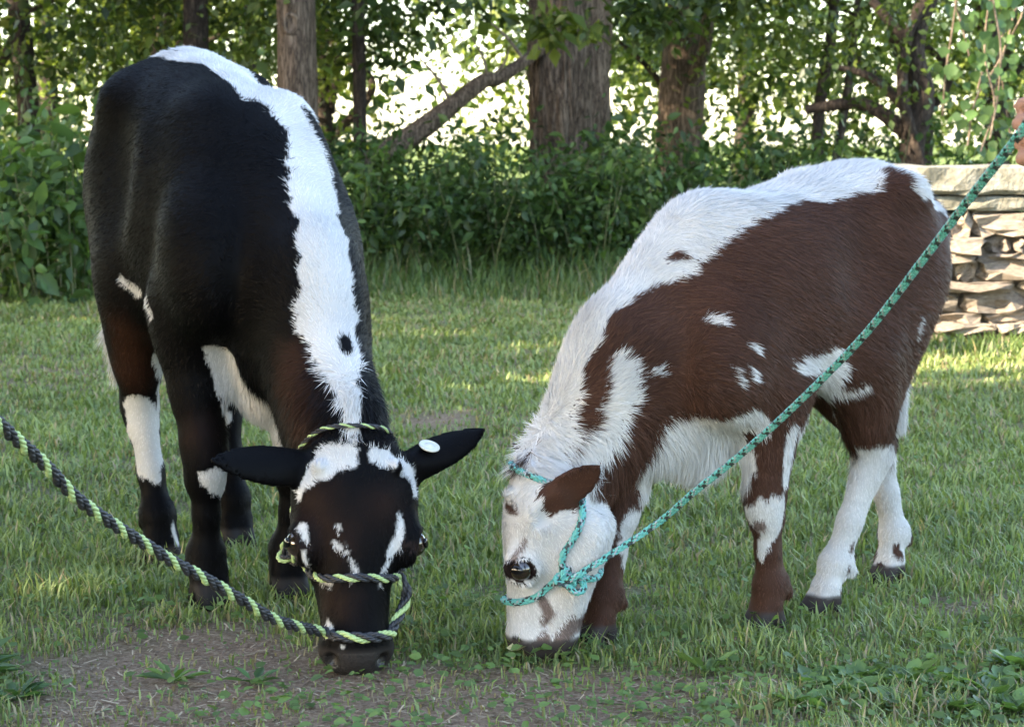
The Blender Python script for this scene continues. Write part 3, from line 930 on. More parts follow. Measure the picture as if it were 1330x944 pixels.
def trefoil(c, size, ax):
    ax = nrm(ax); u = nrm(np.cross(ax, [.3, .1, 1.])); w = np.cross(ax, u)
    t = np.linspace(0, 2 * math.pi, 40, endpoint=False)
    x = np.sin(t) + 2 * np.sin(2 * t); y = np.cos(t) - 2 * np.cos(2 * t); z = -np.sin(3 * t)
    return c + size / 3 * (x[:, None] * u + y[:, None] * w + z[:, None] * ax)

# teal halter and lead of the brown calf
rr = .0060
teal = empty('rope_halter', (0, 0, 0))
tag(teal, 'teal and black braided rope halter and taut lead on the brown calf', 'halter')
pw = lambda L_: calf_world(BROWN_O, BROWN_H, on_head(SDF_R, INFO_R, L_, rr * .8))
nose = pw([(.525, 118), (.585, 100), (.64, 80), (.675, 50), (.685, 20), (.685, 0), (.685, -20), (.675, -50), (.64, -80), (.585, -100), (.525, -118), (.52, -140), (.53, 165), (.525, 140)])
lay_rope(teal, 'noseband', nose, rr, 'braid', closed=True)
crown = pw([(.525, 118), (.42, 114), (.34, 112, -.27), (.26, 108, -.33), (.18, 100, -.38), (.10, 85, -.38), (.04, 60, -.32), (.0, 30, -.28), (-.01, 0, -.28), (.0, -30, -.28), (.04, -60, -.32), (.18, -95, -.36), (.34, -110, -.27), (.50, -118)])
lay_rope(teal, 'crown_strap', crown, rr, 'braid')
kn = nose[0]
lead_dir = at(960, 592, 3.72) - kn
lay_rope(teal, 'knot', trefoil(kn + np.array([.004, -.008, 0]), .017, np.array([.3, -1, .2])), rr * .95, 'braid', closed=True)
lay_rope(teal, 'tail_loop', [kn, kn + [.012, -.016, -.016], kn + [.026, -.018, -.022], kn + [.036, -.010, -.014], kn + [.028, .0, -.004], kn + [.004, .002, .004]], rr, 'braid')
HAND = at(1329, 166, 2.66)
lay_rope(teal, 'lead', [kn, kn + [.02, -.02, .006], at(850, 682, 3.86), at(900, 640, 3.78), at(960, 592, 3.68), at(1030, 529, 3.52), at(1121, 437, 3.28), at(1200, 336, 3.04), at(1260, 257, 2.86), at(1326, 172, 2.67), HAND + np.array([.014, -.01, .03])], .0060, 'braid')

# black and green halter and lead of the black calf
rk = .0078
green = empty('rope_halter', (0, 0, 0))
tag(green, 'black rope halter with yellow-green stripes and lead on the black calf', 'halter')
pk = lambda L_: calf_world(BLACK_O, BLACK_H, on_head(SDF_K, INFO_K, L_, rk * .8))
nose = pk([(.45, -120), (.52, -98), (.575, -75), (.605, -40), (.61, 0), (.605, 40), (.575, 75), (.53, 98), (.46, 120), (.45, 150), (.45, 180), (.45, -150)])
lay_rope(green, 'noseband', nose, rk, 'twist', closed=True)
crown = pk([(.45, -120), (.36, -112), (.28, -106), (.20, -104, -.28), (.10, -92, -.34), (.02, -62, -.36), (-.04, -28, -.36), (-.05, 0, -.36), (-.04, 28, -.36), (.02, 62, -.36), (.12, 94, -.34), (.28, 106), (.45, 120)])
lay_rope(green, 'crown_strap', crown, rk * .6, 'twist')
lay_rope(green, 'knot', trefoil(nose[0] + np.array([-.012, -.004, 0]), .020, np.array([-.6, -1, .1])), rk, 'twist', closed=True)
ring = nose[6]
muz = pk([(.80, 62), (.84, 40), (.86, 10), (.85, -25), (.825, -48)])
lay_rope(green, 'lead', [ring, ring + [.012, -.006, -.02], ring + [.012, -.008, -.045], *list(muz + np.array([0, -.004, 0])), at(362, 806, 3.66), at(320, 782, 3.58), at(267, 751, 3.49), at(225, 729, 3.42), at(190, 707, 3.36), at(142, 677, 3.27), at(98, 645, 3.19), at(56, 601, 3.11), at(0, 551, 3.00), at(-60, 492, 2.88), at(-130, 415, 2.74), at(-200, 330, 2.60)], .0098, 'twist')
# ------------------------------------------------------------------ ground, grass and low weeds
def bare_mask(x, y):
    """0 = full turf, 1 = bare trodden soil"""
    P = np.stack([x, y, np.zeros_like(x)], 1)
    n = vnoise(P, 2.2, 31) * .6 + vnoise(P, 7.0, 32) * .4
    g = lambda cx, cy, rx, ry, a: a * np.exp(-((x - cx) / rx) ** 2 - ((y - cy) / ry) ** 2)
    m = g(-.50, 3.78, .36, .32, 1.2) + g(-.10, 3.60, .45, .17, .95) + g(.30, 3.74, .40, .14, .85) + g(-.45, 3.45, .40, .18, .95) + g(.1, 3.42, .5, .10, .55) + g(-.62, 4.15, .16, .18, .8) \
        + g(-.27, 7.3, .30, .45, .42) + g(-2.0, 9.0, .5, .7, .7) + g(.95, 4.35, .22, .15, .6) + g(-.95, 3.95, .15, .15, .5) + g(.05, 6.7, .25, .4, .6) + g(-.9, 6.2, .2, .35, .5)
    n2 = vnoise(P, 16, 35)
    return np.clip(m * (.10 + 1.25 * n + .55 * n2) + (n > .70) * .25, 0, 1)

def ground_z(x, y):
    P = np.stack([x, y, np.zeros_like(x)], 1)
    return (vnoise(P, .8, 33) - .5) * .03 * smooth01(np.abs(y - 4.2), .9, 2.2) + (vnoise(P, 6, 34) - .5) * .008

gx = np.sign(np.linspace(-1, 1, 261)) * (np.abs(np.linspace(-1, 1, 261)) * 1.6 + np.abs(np.linspace(-1, 1, 261)) ** 9 * 300)
tt = np.linspace(0, 1, 321)
gy = 2.6 + tt * 8 + tt ** 9 * 500
gy = np.concatenate([[-300, -60, -15, -4, -1, 0, 1, 1.8, 2.2], gy])
GX, GY = np.meshgrid(gx, gy, indexing='ij')
near = (np.abs(GX) < 4) & (GY > 1.5) & (GY < 12)
GZ = np.where(near, ground_z(GX.ravel(), GY.ravel()).reshape(GX.shape), 0)
V = np.stack([GX, GY, GZ], -1).reshape(-1, 3)
nx, ny = GX.shape
ii, jj = np.meshgrid(np.arange(nx - 1), np.arange(ny - 1), indexing='ij')
k0 = (ii * ny + jj).ravel()
F = np.stack([k0, k0 + ny, k0 + ny + 1, k0 + 1], 1)
me = np_mesh('ground', V, F)
bm_ = bare_mask(V[:, 0], V[:, 1])
set_color(me, np.stack([bm_, bm_, bm_], 1), 'bare')
gm, nt, pb, lk = new_mat('soil_and_thatch')
N_ = nt.nodes.new
tc = N_('ShaderNodeTexCoord')
def noise(scale, detail=4, rough=.6):
    n = N_('ShaderNodeTexNoise'); n.inputs['Scale'].default_value = scale; n.inputs['Detail'].default_value = detail; n.inputs['Roughness'].default_value = rough
    lk.new(tc.outputs['Object'], n.inputs['Vector']); return n
def ramp(src, stops):
    r_ = N_('ShaderNodeValToRGB'); cr = r_.color_ramp
    while len(cr.elements) < len(stops): cr.elements.new(.5)
    for e, (p, c) in zip(cr.elements, stops): e.position = p; e.color = (*c, 1)
    lk.new(src, r_.inputs[0]); return r_
def mixc(f, a, b):
    m = N_('ShaderNodeMix'); m.data_type = 'RGBA'
    lk.new(f, m.inputs['Factor']); lk.new(a, m.inputs['A']); lk.new(b, m.inputs['B']); return m.outputs['Result']
n1, n2, n3 = noise(90, 6, .75), noise(14, 4), noise(2.5, 3)
soil = ramp(n1.outputs[0], [(.30, (.095, .058, .036)), (.45, (.21, .138, .090)), (.60, (.33, .235, .16)), (.75, (.47, .36, .25))])
turf = ramp(n1.outputs[0], [(.30, (.055, .058, .026)), (.48, (.13, .13, .06)), (.62, (.27, .235, .14))])
far_ = ramp(n3.outputs[0], [(.35, (.07, .11, .025)), (.65, (.14, .17, .04))])
vb = N_('ShaderNodeVertexColor'); vb.layer_name = 'bare'
geo = N_('ShaderNodeNewGeometry'); sx = N_('ShaderNodeSeparateXYZ'); lk.new(geo.outputs['Position'], sx.inputs[0])
mr = N_('ShaderNodeMapRange'); mr.inputs['From Min'].default_value = 13; mr.inputs['From Max'].default_value = 24
lk.new(sx.outputs['Y'], mr.inputs['Value'])
c1 = mixc(vb.outputs[0], turf.outputs[0], soil.outputs[0])
c2 = mixc(mr.outputs[0], c1, far_.outputs[0])
lk.new(c2, pb.inputs['Base Color'])
bp = N_('ShaderNodeBump'); bp.inputs['Strength'].default_value = .9; bp.inputs['Distance'].default_value = .012
lk.new(n1.outputs[0], bp.inputs['Height']); lk.new(bp.outputs[0], pb.inputs['Normal'])
pb.inputs['Roughness'].default_value = .95; pb.inputs['Specular IOR Level'].default_value = .1
ground = link_mesh('ground', me, gm)
tag(ground, kind='structure')

# leaf-like material: tint attribute, some light passes through
def leaf_material(name, trans=.35, rough=.5, spec=.35):
    m, nt, pb, lk = new_mat(name)
    a = nt.nodes.new('ShaderNodeVertexColor'); a.layer_name = 'tint'
    lk.new(a.outputs[0], pb.inputs['Base Color'])
    pb.inputs['Roughness'].default_value = rough; pb.inputs['Specular IOR Level'].default_value = spec
    tr = nt.nodes.new('ShaderNodeBsdfTranslucent')
    hs = nt.nodes.new('ShaderNodeMix'); hs.data_type = 'RGBA'; hs.blend_type = 'MULTIPLY'; hs.inputs['Factor'].default_value = 1
    hs.inputs['B'].default_value = (1.5, 1.6, .7, 1)
    lk.new(a.outputs[0], hs.inputs['A']); lk.new(hs.outputs['Result'], tr.inputs['Color'])
    mx = nt.nodes.new('ShaderNodeMixShader'); mx.inputs[0].default_value = trans
    lk.new(pb.outputs[0], mx.inputs[1]); lk.new(tr.outputs[0], mx.inputs[2])
    lk.new(mx.outputs[0], nt.nodes['Material Output'].inputs['Surface'])
    return m
grass_mat = leaf_material('grass_blade', .30, .45, .35)
leaf_mat = leaf_material('leaf', .38, .45, .35)

def blades(x, y, z, h, w, lean, az, col, seg=2):
    """curved grass blades as narrow strips"""
    n = len(x)
    dx, dy = np.cos(az), np.sin(az)
    base = np.stack([x, y, z], 1)
    d = np.stack([dx, dy, np.zeros(n)], 1); side = np.stack([-dy, dx, np.zeros(n)], 1)
    # random twist so that blades are seen broadside as well as on edge
    up = np.array([0, 0, 1.])
    p0 = base - up * .004
    p1 = base + up * (h * .55)[:, None] + d * (h * lean * .28)[:, None]
    p2 = base + up * (h * np.sqrt(np.clip(1 - (lean * .75) ** 2, .05, 1)))[:, None] + d * (h * lean)[:, None]
    W = side * (w * .5)[:, None]
    X = np.stack([p0 - W * .8, p0 + W * .8, p1 - W, p1 + W, p2], 1).reshape(-1, 3)
    k = np.arange(n)[:, None] * 5
    F = np.concatenate([k + [[0, 1, 3]], k + [[0, 3, 2]], k + [[2, 3, 4]]])
    return X, F, np.repeat(col, 5, axis=0)

def sample_lawn(n, y0, y1, power, margin, rng):
    """points on the lawn, thinner with distance"""
    ys = np.linspace(y0, y1, 400)
    p = ys ** -power * (.45 * ys + 2 * margin); c = np.cumsum(p); c /= c[-1]
    y = np.interp(rng.random(n), c, ys)
    x = (rng.random(n) * 2 - 1) * (.225 * y + margin)
    return x, y

rng = np.random.default_rng(11)
N_BL = 430000
x, y = sample_lawn(N_BL, 2.9, 14.2, 1.55, .55, rng)
P = np.stack([x, y, np.zeros_like(x)], 1)
bare = bare_mask(x, y)
clump = vnoise(P, 9, 41) * .55 + vnoise(P, 3.2, 42) * .45
dens = np.clip(1.15 - 1.08 * bare, .13, 1) * np.clip(-.45 + 2.5 * clump, .10, 1.2)
tuft = np.zeros(len(x))
for cx, cy, rr_, a in ((-.515, 4.27, .05, 1), (-.64, 4.22, .07, 1), (.02, 3.98, .13, .9), (-.10, 4.02, .08, .6), (.60, 3.60, .16, .6), (.42, 3.55, .12, .6), (-.95, 4.3, .2, .5), (.40, 4.0, .1, .5)):
    tuft = np.maximum(tuft, a * np.exp(-((x - cx) ** 2 + (y - cy) ** 2) / rr_ ** 2))
dens = np.maximum(dens, tuft * 1.2)
keep = rng.random(len(x)) < dens
x, y, bare, clump, tuft = x[keep], y[keep], bare[keep], clump[keep], tuft[keep]
n = len(x)
P = np.stack([x, y, np.zeros_like(x)], 1)
big = vnoise(P, 1.1, 43)
h = (.014 + .038 * rng.random(n) ** 2.2) * (.35 + 1.1 * clump) * (1 - .45 * bare) * (.8 + .45 * big)
h = h * (1 + .9 * tuft)
h = h * (1 + 1.2 * smooth01(y, 12.2, 13.6) * (.5 + rng.random(n)))
edge = ((y > 9.3) & (x > 1.6) & (y < 10.1))
h = np.where(edge, h * (1.1 + .6 * rng.random(n)), h)
w = (.0024 + .0024 * rng.random(n)) * np.clip(y / 4.2, .9, 2.6)
# keep hooves and muzzles readable: no tall blades right against them
lean = np.clip(.25 + .75 * rng.random(n), 0, 1.1)
az = rng.random(n) * 2 * math.pi
g0 = np.array([.108, .152, .044]); g1 = np.array([.265, .310, .108]); g2 = np.array([.034, .064, .022]); dry = np.array([.30, .24, .14])
t = rng.random((n, 1)); yel = vnoise(P, 1.7, 44)[:, None]
col = g0 * (1 - t) + g1 * t
col = col * (1 - .55 * (1 - yel) * rng.random((n, 1))) + g2 * .25
isdry = rng.random(n) < (.09 + .18 * bare + .12 * (vnoise(P, 2.6, 46) > .62))
col[isdry] = dry * (.6 + .6 * rng.random((isdry.sum(), 1)))
X, F, C = blades(x, y, ground_z(x, y), h, w, lean, az, col)
me = np_mesh('grass', X, F); set_color(me, C)
grass = link_mesh('grass', me, grass_mat)
tag(grass, 'short uneven green grass covering the shaded lawn', 'grass', kind='stuff')

# dry stems and straw bits on the bare soil
n = 15000
x = rng.uniform(-1.2, 1.1, n); y = rng.uniform(3.2, 4.6, n)
k = rng.random(n) < bare_mask(x, y) * .95 + .04
x, y = x[k], y[k]; n = len(x)
a = rng.random(n) * 6.283; L = .006 + .030 * rng.random(n) ** 2.5; wd = .0006 + .0012 * rng.random(n)
z = ground_z(x, y) + .001 + .004 * rng.random(n)
d = np.stack([np.cos(a) * L, np.sin(a) * L, rng.normal(0, .18, n) * L], 1); s_ = np.stack([-np.sin(a) * wd, np.cos(a) * wd, 0 * a], 1)
p = np.stack([x, y, z], 1)
X = np.stack([p - d / 2 - s_, p - d / 2 + s_, p + d / 2 + s_, p + d / 2 - s_], 1).reshape(-1, 3)
F = np.arange(n * 4).reshape(-1, 4)
tone = rng.random((n, 1))
C = np.where(tone < .45, np.array([[.17, .12, .085]]), np.array([[.38, .30, .20]])) * (.5 + .8 * rng.random((n, 1)))
me = np_mesh('straw_litter', X, F); set_color(me, np.repeat(C, 4, axis=0))
litter = link_mesh('straw_litter', me, hide_mat, smooth=False)
tag(litter, 'dry grass stems and straw scattered over the bare soil', 'straw', kind='stuff')

# ------------------------------------------------------------------ leaves
LEAF6 = np.array([[0, 0, 0], [.30, .30, .05], [.62, .26, .04], [1, 0, -.10], [.62, -.26, .04], [.30, -.30, .05]])
LEAF6_F = np.array([[0, 1, 2], [0, 2, 3], [0, 3, 4], [0, 4, 5]])
LEAF4 = np.array([[0, 0, 0], [.42, .30, .06], [1, 0, -.05], [.42, -.30, .06]])
LEAF4_F = np.array([[0, 1, 2], [0, 2, 3]])
def leaves(base, dirs, ups, size, col, shape=4, aspect=1.0):
    """leaf blades: base points, growth directions, face normals, lengths"""
    T, TF = (LEAF4, LEAF4_F) if shape == 4 else (LEAF6, LEAF6_F)
    d = dirs / (np.linalg.norm(dirs, axis=1, keepdims=True) + 1e-9)
    u = ups - d * np.sum(ups * d, 1)[:, None]; u /= np.linalg.norm(u, axis=1, keepdims=True) + 1e-9
    s = np.cross(u, d)
    X = base[:, None] + size[:, None, None] * (T[None, :, :1] * d[:, None] + aspect * T[None, :, 1:2] * s[:, None] + T[None, :, 2:] * u[:, None])
    k = np.arange(len(base))[:, None, None] * len(T)
    F = (k + TF[None]).reshape(-1, 3)
    return X.reshape(-1, 3), F, np.repeat(col, len(T), axis=0)

# low broad-leaved ground cover between the blades
n = 26000
x, y = sample_lawn(n, 3.1, 7.5, 2.4, .3, rng)
P = np.stack([x, y, 0 * x], 1)
patch = np.zeros(n)
for cx, cy, r_, a in ((.62, 3.62, .30, 1), (.90, 3.75, .3, .8), (-1.0, 3.75, .16, 1), (-.02, 3.95, .2, .9), (.25, 3.55, .25, .6), (-.05, 4.35, .18, .6), (-.75, 4.3, .25, .4), (.45, 4.05, .2, .5), (-.3, 3.5, .3, .35)):
    patch = np.maximum(patch, a * np.exp(-((x - cx) ** 2 + (y - cy) ** 2) / r_ ** 2))
k = rng.random(n) < np.maximum(patch, .10 * (1 - bare_mask(x, y)) + .02)
x, y = x[k], y[k]; n = len(x)
a = rng.random(n) * 6.283
dirs = np.stack([np.cos(a), np.sin(a), rng.uniform(-.1, .5, n)], 1)
ups = np.stack([rng.normal(0, .3, n), rng.normal(0, .3, n) - .25, np.ones(n)], 1)
base = np.stack([x, y, ground_z(x, y) + .004 + .028 * rng.random(n)], 1)
col = np.array([.085, .140, .040]) * (.6 + .8 * rng.random((n, 1))) + np.array([.02, .03, .0]) * rng.random((n, 1))
X, F, C = leaves(base, dirs, ups, .009 + .017 * rng.random(n) ** 1.7, col, 6, 1.2)
me = np_mesh('ground_cover', X, F); set_color(me, C)
gc = link_mesh('ground_cover', me, leaf_mat, smooth=False)
tag(gc, 'low clover and small round leaves growing among the grass', 'clover', kind='stuff')

# larger broad-leaved weeds, each one a plant
def weed(name, x, y, nl, size, label, spread=.9, wide=.7, group=None, tone=(.055, .105, .03)):
    root = empty(name, (x, y, float(ground_z(np.array([x]), np.array([y]))[0])))
    r_ = np.random.default_rng(int(abs(x * 1000) + abs(y * 777)))
    a = np.arange(nl) * 2.4 + r_.random(nl)
    el = r_.uniform(.15, .9, nl) * spread
    dirs = np.stack([np.cos(a), np.sin(a), el], 1)
    ups = np.stack([-np.cos(a) * el, -np.sin(a) * el, np.ones(nl)], 1) + r_.normal(0, .25, (nl, 3))
    stem = r_.random(nl) * size * .45
    base = dirs / np.linalg.norm(dirs, axis=1, keepdims=True) * stem[:, None] + [0, 0, .004]
    X, F, C = leaves(base, dirs, ups, size * (.6 + .6 * r_.random(nl)), np.array(tone) * (.65 + .7 * r_.random((nl, 1))), 6, wide)
    me = np_mesh('foliage', X, F); set_color(me, C)
    link_mesh('foliage', me, leaf_mat, root, smooth=False)
    VV, FF, o = [], [], 0
    for b in base:
        V_, F_ = tube(np.array([[0, 0, -.004], b * .6 + [0, 0, .002], b]), .0012, 4)
        VV.append(V_); FF.append(F_ + o); o += len(V_)
    link_mesh('stem', np_mesh('stem', np.concatenate(VV), np.concatenate(FF)), STEM, root)
    tag(root, label, 'weed', group)
    return root
STEM, nt, pb, lk = new_mat('green_stem'); 
no = nt.nodes.new('ShaderNodeTexNoise'); no.inputs['Scale'].default_value = 40
rp = nt.nodes.new('ShaderNodeValToRGB'); rp.color_ramp.elements[0].color = (.05, .08, .025, 1); rp.color_ramp.elements[1].color = (.12, .11, .05, 1)
lk.new(no.outputs[0], rp.inputs[0]); lk.new(rp.outputs[0], pb.inputs['Base Color'])
weed('leafy_weed', -.925, 3.74, 46, .085, 'dark green leafy weed clump at the edge of the bare soil, widest of the weeds', .75, .6, tone=(.06, .115, .036))
weed('leafy_weed', -.80, 3.62, 14, .05, 'small leafy weed beside the widest weed clump', .7, .6)
weed('leafy_weed', -.565, 3.74, 12, .055, 'young weed alone on bare soil in front of the black calf', .9, .45, tone=(.09, .15, .04))
weed('leafy_weed', -.43, 3.73, 9, .04, 'tiny weed seedling on bare soil below the black calf muzzle', .9, .6, tone=(.07, .13, .05))
weed('leafy_weed', .33, 3.80, 10, .06, 'pale upright weed between the brown calf front hooves', 1.1, .45, tone=(.11, .17, .06))
for i_, (wx, wy) in enumerate(((.55, 3.63), (.66, 3.72), (.78, 3.62), (.70, 3.53), (.86, 3.82), (.46, 3.55), (.62, 3.56), (.74, 3.68), (.82, 3.72), (.58, 3.74), (.50, 3.70), (.80, 3.54))):
    weed('leafy_weed', wx, wy, 20, .043, 'round-leaved weed in the patch before the brown calf hind hooves', 1.0, 1.1, 'round-leaved weeds in the near grass', tone=(.10, .165, .05))
# fallen leaf and pale chip on the ground
lf = empty('fallen_leaf', (*at(961, 856, 3.98)[:2], .012))
V = np.array([[-.016, 0, .004], [-.006, .011, .010], [.010, .009, .002], [.018, -.001, .008], [.008, -.011, .009], [-.008, -.010, .002], [0, 0, .0]])
me = bpy.data.meshes.new('blade'); me.from_pydata((V * 1.2).tolist(), [], [(0, 1, 6), (1, 2, 6), (2, 3, 6), (3, 4, 6), (4, 5, 6), (5, 0, 6)])
bl_m, nt, pb, lk = new_mat('dead_leaf'); no = nt.nodes.new('ShaderNodeTexNoise'); no.inputs['Scale'].default_value = 120
rp = nt.nodes.new('ShaderNodeValToRGB'); rp.color_ramp.elements[0].color = (.06, .02, .015, 1); rp.color_ramp.elements[1].color = (.16, .07, .04, 1)
lk.new(no.outputs[0], rp.inputs[0]); lk.new(rp.outputs[0], pb.inputs['Base Color'])
link_mesh('blade', me, bl_m, lf, smooth=False)
tag(lf, 'curled reddish-brown dead leaf on the soil beside the brown calf front hoof', 'leaf')

yl_m, nt, pb, lk = new_mat('pale_leaf'); no = nt.nodes.new('ShaderNodeTexNoise'); no.inputs['Scale'].default_value = 120
rp = nt.nodes.new('ShaderNodeValToRGB'); rp.color_ramp.elements[0].color = (.42, .36, .16, 1); rp.color_ramp.elements[1].color = (.62, .54, .30, 1)
lk.new(no.outputs[0], rp.inputs[0]); lk.new(rp.outputs[0], pb.inputs['Base Color'])
lf2 = empty('fallen_leaf', (*at(672, 868, 3.9)[:2], .02))
me2 = me.copy(); me2.materials.clear()
link_mesh('blade', me2, yl_m, lf2, smooth=False)
tag(lf2, 'small pale yellow fallen leaf in the grass below the brown calf muzzle', 'leaf')
# ------------------------------------------------------------------ dry stone wall with a cap slab
def stone_material(name, tones):
    m, nt, pb, lk = new_mat(name)
    N_ = nt.nodes.new
    tc = N_('ShaderNodeTexCoord'); oi = N_('ShaderNodeObjectInfo')
    n1 = N_('ShaderNodeTexNoise'); n1.inputs['Scale'].default_value = 11; n1.inputs['Detail'].default_value = 6; n1.inputs['Roughness'].default_value = .65
    n2 = N_('ShaderNodeTexNoise'); n2.inputs['Scale'].default_value = 60; n2.inputs['Detail'].default_value = 4
    add = N_('ShaderNodeVectorMath'); add.operation = 'ADD'
    sc = N_('ShaderNodeVectorMath'); sc.operation = 'SCALE'; sc.inputs['Scale'].default_value = 9
    cmb = N_('ShaderNodeCombineXYZ'); lk.new(oi.outputs['Random'], cmb.inputs[0]); lk.new(oi.outputs['Random'], cmb.inputs[1])
    lk.new(cmb.outputs[0], sc.inputs[0]); lk.new(tc.outputs['Object'], add.inputs[0]); lk.new(sc.outputs[0], add.inputs[1])
    lk.new(add.outputs[0], n1.inputs['Vector']); lk.new(add.outputs[0], n2.inputs['Vector'])
    rp = N_('ShaderNodeValToRGB')
    while len(rp.color_ramp.elements) < len(tones): rp.color_ramp.elements.new(.5)
    for e, (p, c) in zip(rp.color_ramp.elements, tones): e.position = p; e.color = (*c, 1)
    lk.new(n1.outputs[0], rp.inputs[0])
    hv = N_('ShaderNodeHueSaturation'); mp = N_('ShaderNodeMapRange'); mp.inputs['To Min'].default_value = .65; mp.inputs['To Max'].default_value = 1.25
    lk.new(oi.outputs['Random'], mp.inputs['Value']); lk.new(mp.outputs[0], hv.inputs['Value']); lk.new(rp.outputs[0], hv.inputs['Color'])
    lk.new(hv.outputs[0], pb.inputs['Base Color'])
    bp = N_('ShaderNodeBump'); bp.inputs['Strength'].default_value = .8; bp.inputs['Distance'].default_value = .01
    lk.new(n2.outputs[0], bp.inputs['Height']); lk.new(bp.outputs[0], pb.inputs['Normal'])
    pb.inputs['Roughness'].default_value = .9
    return m
STONE = stone_material('fieldstone', [(.30, (.12, .098, .075)), (.5, (.26, .21, .16)), (.7, (.37, .32, .26))])
CAP = stone_material('cap_slab', [(.32, (.08, .08, .055)), (.48, (.19, .18, .135)), (.68, (.34, .33, .28))])

def stone_mesh(name, rg, nx=4, ny=2, nz=3, rough=.115):
    """unit block -0.5..0.5 with chipped, uneven faces"""
    idx = {}; V = []; F = []
    def vid(i, j, k):
        if (i, j, k) not in idx:
            p = np.array([i / nx - .5, j / ny - .5, k / nz - .5])
            e = np.array([i in (0, nx), j in (0, ny), k in (0, nz)], float)
            if e.sum() >= 2: p = p * (1 - .07 * (e.sum() - 1))
            p += rg.normal(0, rough, 3) * np.array([.35, .8, .75])
            idx[(i, j, k)] = len(V); V.append(p)
        return idx[(i, j, k)]
    for i in range(nx):
        for j in range(ny):
            F.append((vid(i, j, 0), vid(i, j + 1, 0), vid(i + 1, j + 1, 0), vid(i + 1, j, 0)))
            F.append((vid(i, j, nz), vid(i + 1, j, nz), vid(i + 1, j + 1, nz), vid(i, j + 1, nz)))
    for i in range(nx):
        for k in range(nz):
            F.append((vid(i, 0, k), vid(i + 1, 0, k), vid(i + 1, 0, k + 1), vid(i, 0, k + 1)))
            F.append((vid(i, ny, k), vid(i, ny, k + 1), vid(i + 1, ny, k + 1), vid(i + 1, ny, k)))
    for j in range(ny):
        for k in range(nz):
            F.append((vid(0, j, k), vid(0, j, k + 1), vid(0, j + 1, k + 1), vid(0, j + 1, k)))
            F.append((vid(nx, j, k), vid(nx, j + 1, k), vid(nx, j + 1, k + 1), vid(nx, j, k + 1)))
    me = bpy.data.meshes.new(name); me.from_pydata([tuple(v) for v in V], [], F)
    me.materials.append(STONE)
    return me
WX0, WX1, WY, WD = 1.66, 4.3, 9.95, .5
wall = empty('stone_wall', (WX0, WY, 0))
tag(wall, 'low dry-laid fieldstone wall with a pale cap slab behind the brown calf', 'wall')
rg = np.random.default_rng(5)
variants = [stone_mesh('stone', rg) for _ in range(8)]
z = .0
row = 0
while z < .585:
    hh = float(rg.choice([.045, .06, .075, .10]) * rg.uniform(.9, 1.1))
    hh = min(hh, .60 - z)
    x = -.02 - .1 * rg.random()
    while x < WX1 - WX0:
        ww = float(rg.choice([.12, .18, .26, .36, .5]) * rg.uniform(.8, 1.15))
        o = bpy.data.objects.new('stone', variants[rg.integers(8)])
        COL.objects.link(o); o.parent = wall
        dp = float(rg.uniform(.17, .23))
        o.location = (x + ww / 2, dp / 2 + float(rg.uniform(-.035, .05)), z + hh / 2)
        o.scale = (ww - .006, dp, hh + .004)
        o.rotation_euler = (float(rg.normal(0, .03)), float(rg.normal(0, .02)), float(rg.normal(0, .04)))
        x += ww
    z += hh; row += 1
def slab(name, x0, x1, y0, y1, z0, z1, mat, parent, seed, nx=28, jit=.006, bev=.02):
    r_ = np.random.default_rng(seed)
    prof = [(y0 + bev, z0), (y0, z0 + bev), (y0, z1 - bev * .6), (y0 + bev * .6, z1), (y1 - bev, z1), (y1, z1 - bev), (y1, z0 + bev), (y1 - bev, z0)]
    V = []; F = []
    m = len(prof)
    for i in range(nx + 1):
        for (py, pz) in prof:
            V.append((x0 + (x1 - x0) * i / nx, py + r_.normal(0, jit), pz + r_.normal(0, jit * .5)))
    for i in range(nx):
        for j in range(m):
            F.append((i * m + j, i * m + (j + 1) % m, (i + 1) * m + (j + 1) % m, (i + 1) * m + j))
    F.append(tuple(range(m))[::-1]); F.append(tuple(nx * m + j for j in range(m)))
    me = bpy.data.meshes.new(name); me.from_pydata(V, [], F)
    return link_mesh(name, me, mat, parent, smooth=False)
slab('rubble_core', 0.05, WX1 - WX0 - .05, .10, WD - .05, .0, .59, STONE, wall, 1, jit=.01)
slab('ledge', -.02, WX1 - WX0, -.012, WD, .605, .665, CAP, wall, 2, bev=.015)
slab('cap_slab', -.05, WX1 - WX0, -.05, WD + .05, .672, .80, CAP, wall, 3, bev=.02)
# ------------------------------------------------------------------ woodland edge
def bark_material(name, c0, c1, c2, sx=30, sz=7):
    m, nt, pb, lk = new_mat(name)
    N_ = nt.nodes.new
    tc = N_('ShaderNodeTexCoord'); mp = N_('ShaderNodeMapping'); mp.inputs['Scale'].default_value = (sx, sx, sz)
    n1 = N_('ShaderNodeTexNoise'); n1.inputs['Scale'].default_value = 1; n1.inputs['Detail'].default_value = 7; n1.inputs['Roughness'].default_value = .7
    lk.new(tc.outputs['Object'], mp.inputs[0]); lk.new(mp.outputs[0], n1.inputs['Vector'])
    rp = N_('ShaderNodeValToRGB'); rp.color_ramp.elements.new(.5)
    rp.color_ramp.elements.new(.6); rp.color_ramp.elements.new(.7)
    for e, (p, c) in zip(rp.color_ramp.elements, ((.30, c2), (.44, c1), (.50, c0), (.555, c1), (.72, c2))): e.position = p; e.color = (*c, 1)
    lk.new(n1.outputs[0], rp.inputs[0]); lk.new(rp.outputs[0], pb.inputs['Base Color'])
    bp = N_('ShaderNodeBump'); bp.inputs['Strength'].default_value = 1; bp.inputs['Distance'].default_value = .03
    lk.new(n1.outputs[0], bp.inputs['Height']); lk.new(bp.outputs[0], pb.inputs['Normal'])
    pb.inputs['Roughness'].default_value = .95; pb.inputs['Specular IOR Level'].default_value = .15
    return m
